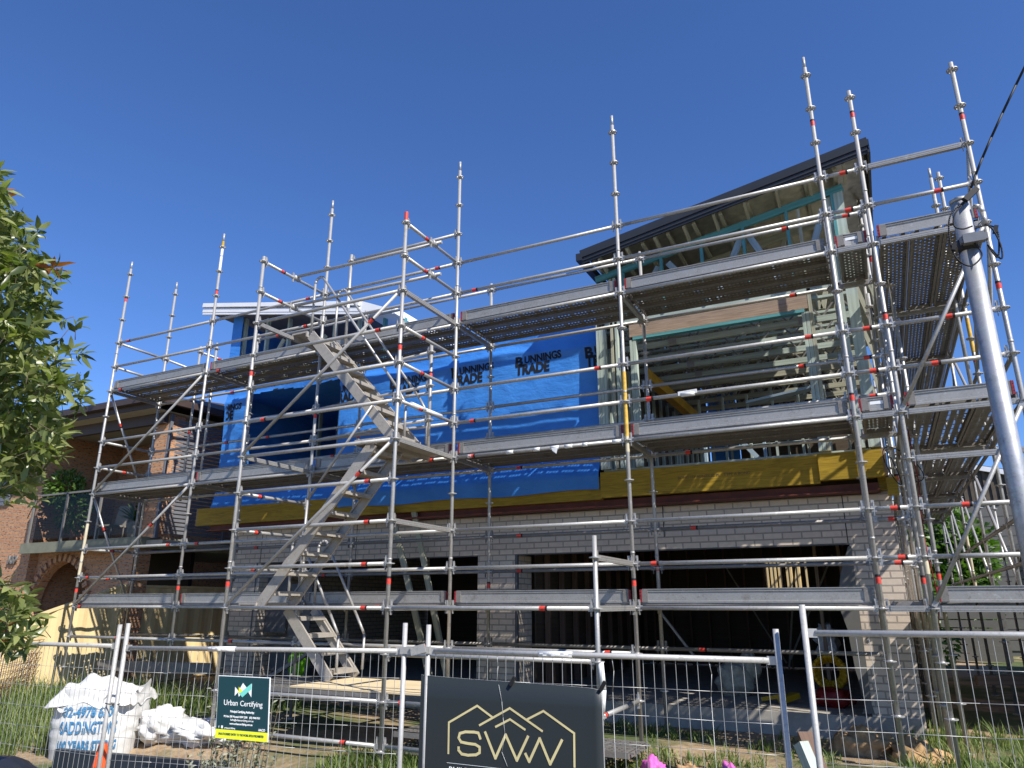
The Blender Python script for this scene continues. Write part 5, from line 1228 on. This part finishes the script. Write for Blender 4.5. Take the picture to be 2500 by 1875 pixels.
# ================================================================ STREET TREE AT LEFT
tr_ = thing('street_tree', (1.2, -6.2, -1.8), 'leafy green street tree reaching in from the left edge', 'tree')
fwd = Vector((-.42770, .85520, .29276)); rgt = Vector((.89439, .44728, 0)); upv = rgt.cross(fwd)
def TPt(u_, v_, w_): return Vector((8.689, -8.513, .042)) + (fwd + rgt * ((u_ - 1250) / 1756.2) - upv * ((v_ - 937.5) / 1756.2)) * w_
b = MB(); b2 = MB(); b3 = MB()
sprays = []
bl_ = [(-40, 440, 60, 45), (-10, 520, 80, 60), (20, 600, 85, 70), (60, 680, 90, 70), (30, 760, 90, 70), (90, 800, 90, 60), (60, 880, 110, 70), (110, 930, 90, 60), (40, 990, 110, 70), (90, 1040, 100, 60), (120, 1090, 60, 45), (10, 1120, 100, 80), (50, 1180, 60, 50), (-40, 1000, 90, 150), (-50, 800, 90, 200), (-60, 600, 70, 120), (-10, 1480, 80, 60), (35, 1500, 60, 45), (20, 1560, 55, 40), (-70, 1400, 40, 60)]
trunk0 = TPt(-420, 1500, 4.9)
for (u_, v_, ru, rv) in bl_:
    n_ = int(ru * rv / 205) + 5
    for _ in range(n_):
        uu = u_ + max(-1.05, min(1.05, random.gauss(0, .48))) * ru; vv = v_ + max(-1.1, min(1.1, random.gauss(0, .48))) * rv
        w_ = random.uniform(4.3, 5.6); sprays.append((uu, vv, w_))
for (uu, vv, w_) in sprays:
    P = TPt(uu, vv, w_); ax_ = Vector((random.uniform(-.2, 1), random.uniform(-.5, .6), random.uniform(-.5, .7))).normalized()
    L = random.uniform(.08, .16); b2.tube(P - ax_ * L, P, .003, 5, .0015)
    red = (uu > 0 and vv < 470 and random.random() < .6) or random.random() < .012
    for q in range(random.randint(6, 9)):
        a = q * 2.4; o1 = ax_.orthogonal().normalized(); o2 = ax_.cross(o1); d = (ax_ * random.uniform(.15, 1.1) + (o1 * math.cos(a) + o2 * math.sin(a)) * 1.0 + Vector((0, 0, -.15))).normalized()
        leaf(b3 if red else b, P - ax_ * L * (q / 12), d, random.uniform(.075, .135), random.uniform(.014, .023))
b.build('crown', 'leaf', tr_); b3.build('new_leaves', 'leaf_red', tr_); b2.build('twigs', 'bark', tr_, 'stuff')
b = MB(); T0 = Vector((trunk0.x, trunk0.y, -1.85))
b.tube(T0, T0 + Vector((0, 0, 1.6)), .09, 12, .07); fork = T0 + Vector((0, 0, 1.6))
for (u_, v_, w_) in ((-100, 1450, 4.9), (-60, 1100, 5.0), (-30, 900, 5.1), (-60, 700, 4.8), (-80, 520, 5.0)):
    E2 = TPt(u_, v_, w_); mid = fork.lerp(E2, .5) + Vector((0, 0, .15)); b.tube(fork, mid, .045, 8, .028); b.tube(mid, E2, .028, 8, .008)
b.build('trunk', 'bark', tr_)
for o in (ros_src, bandmesh, bandblk): bpy.data.objects.remove(o)
for o in bpy.data.objects:
    if '_root' in o: del o['_root']
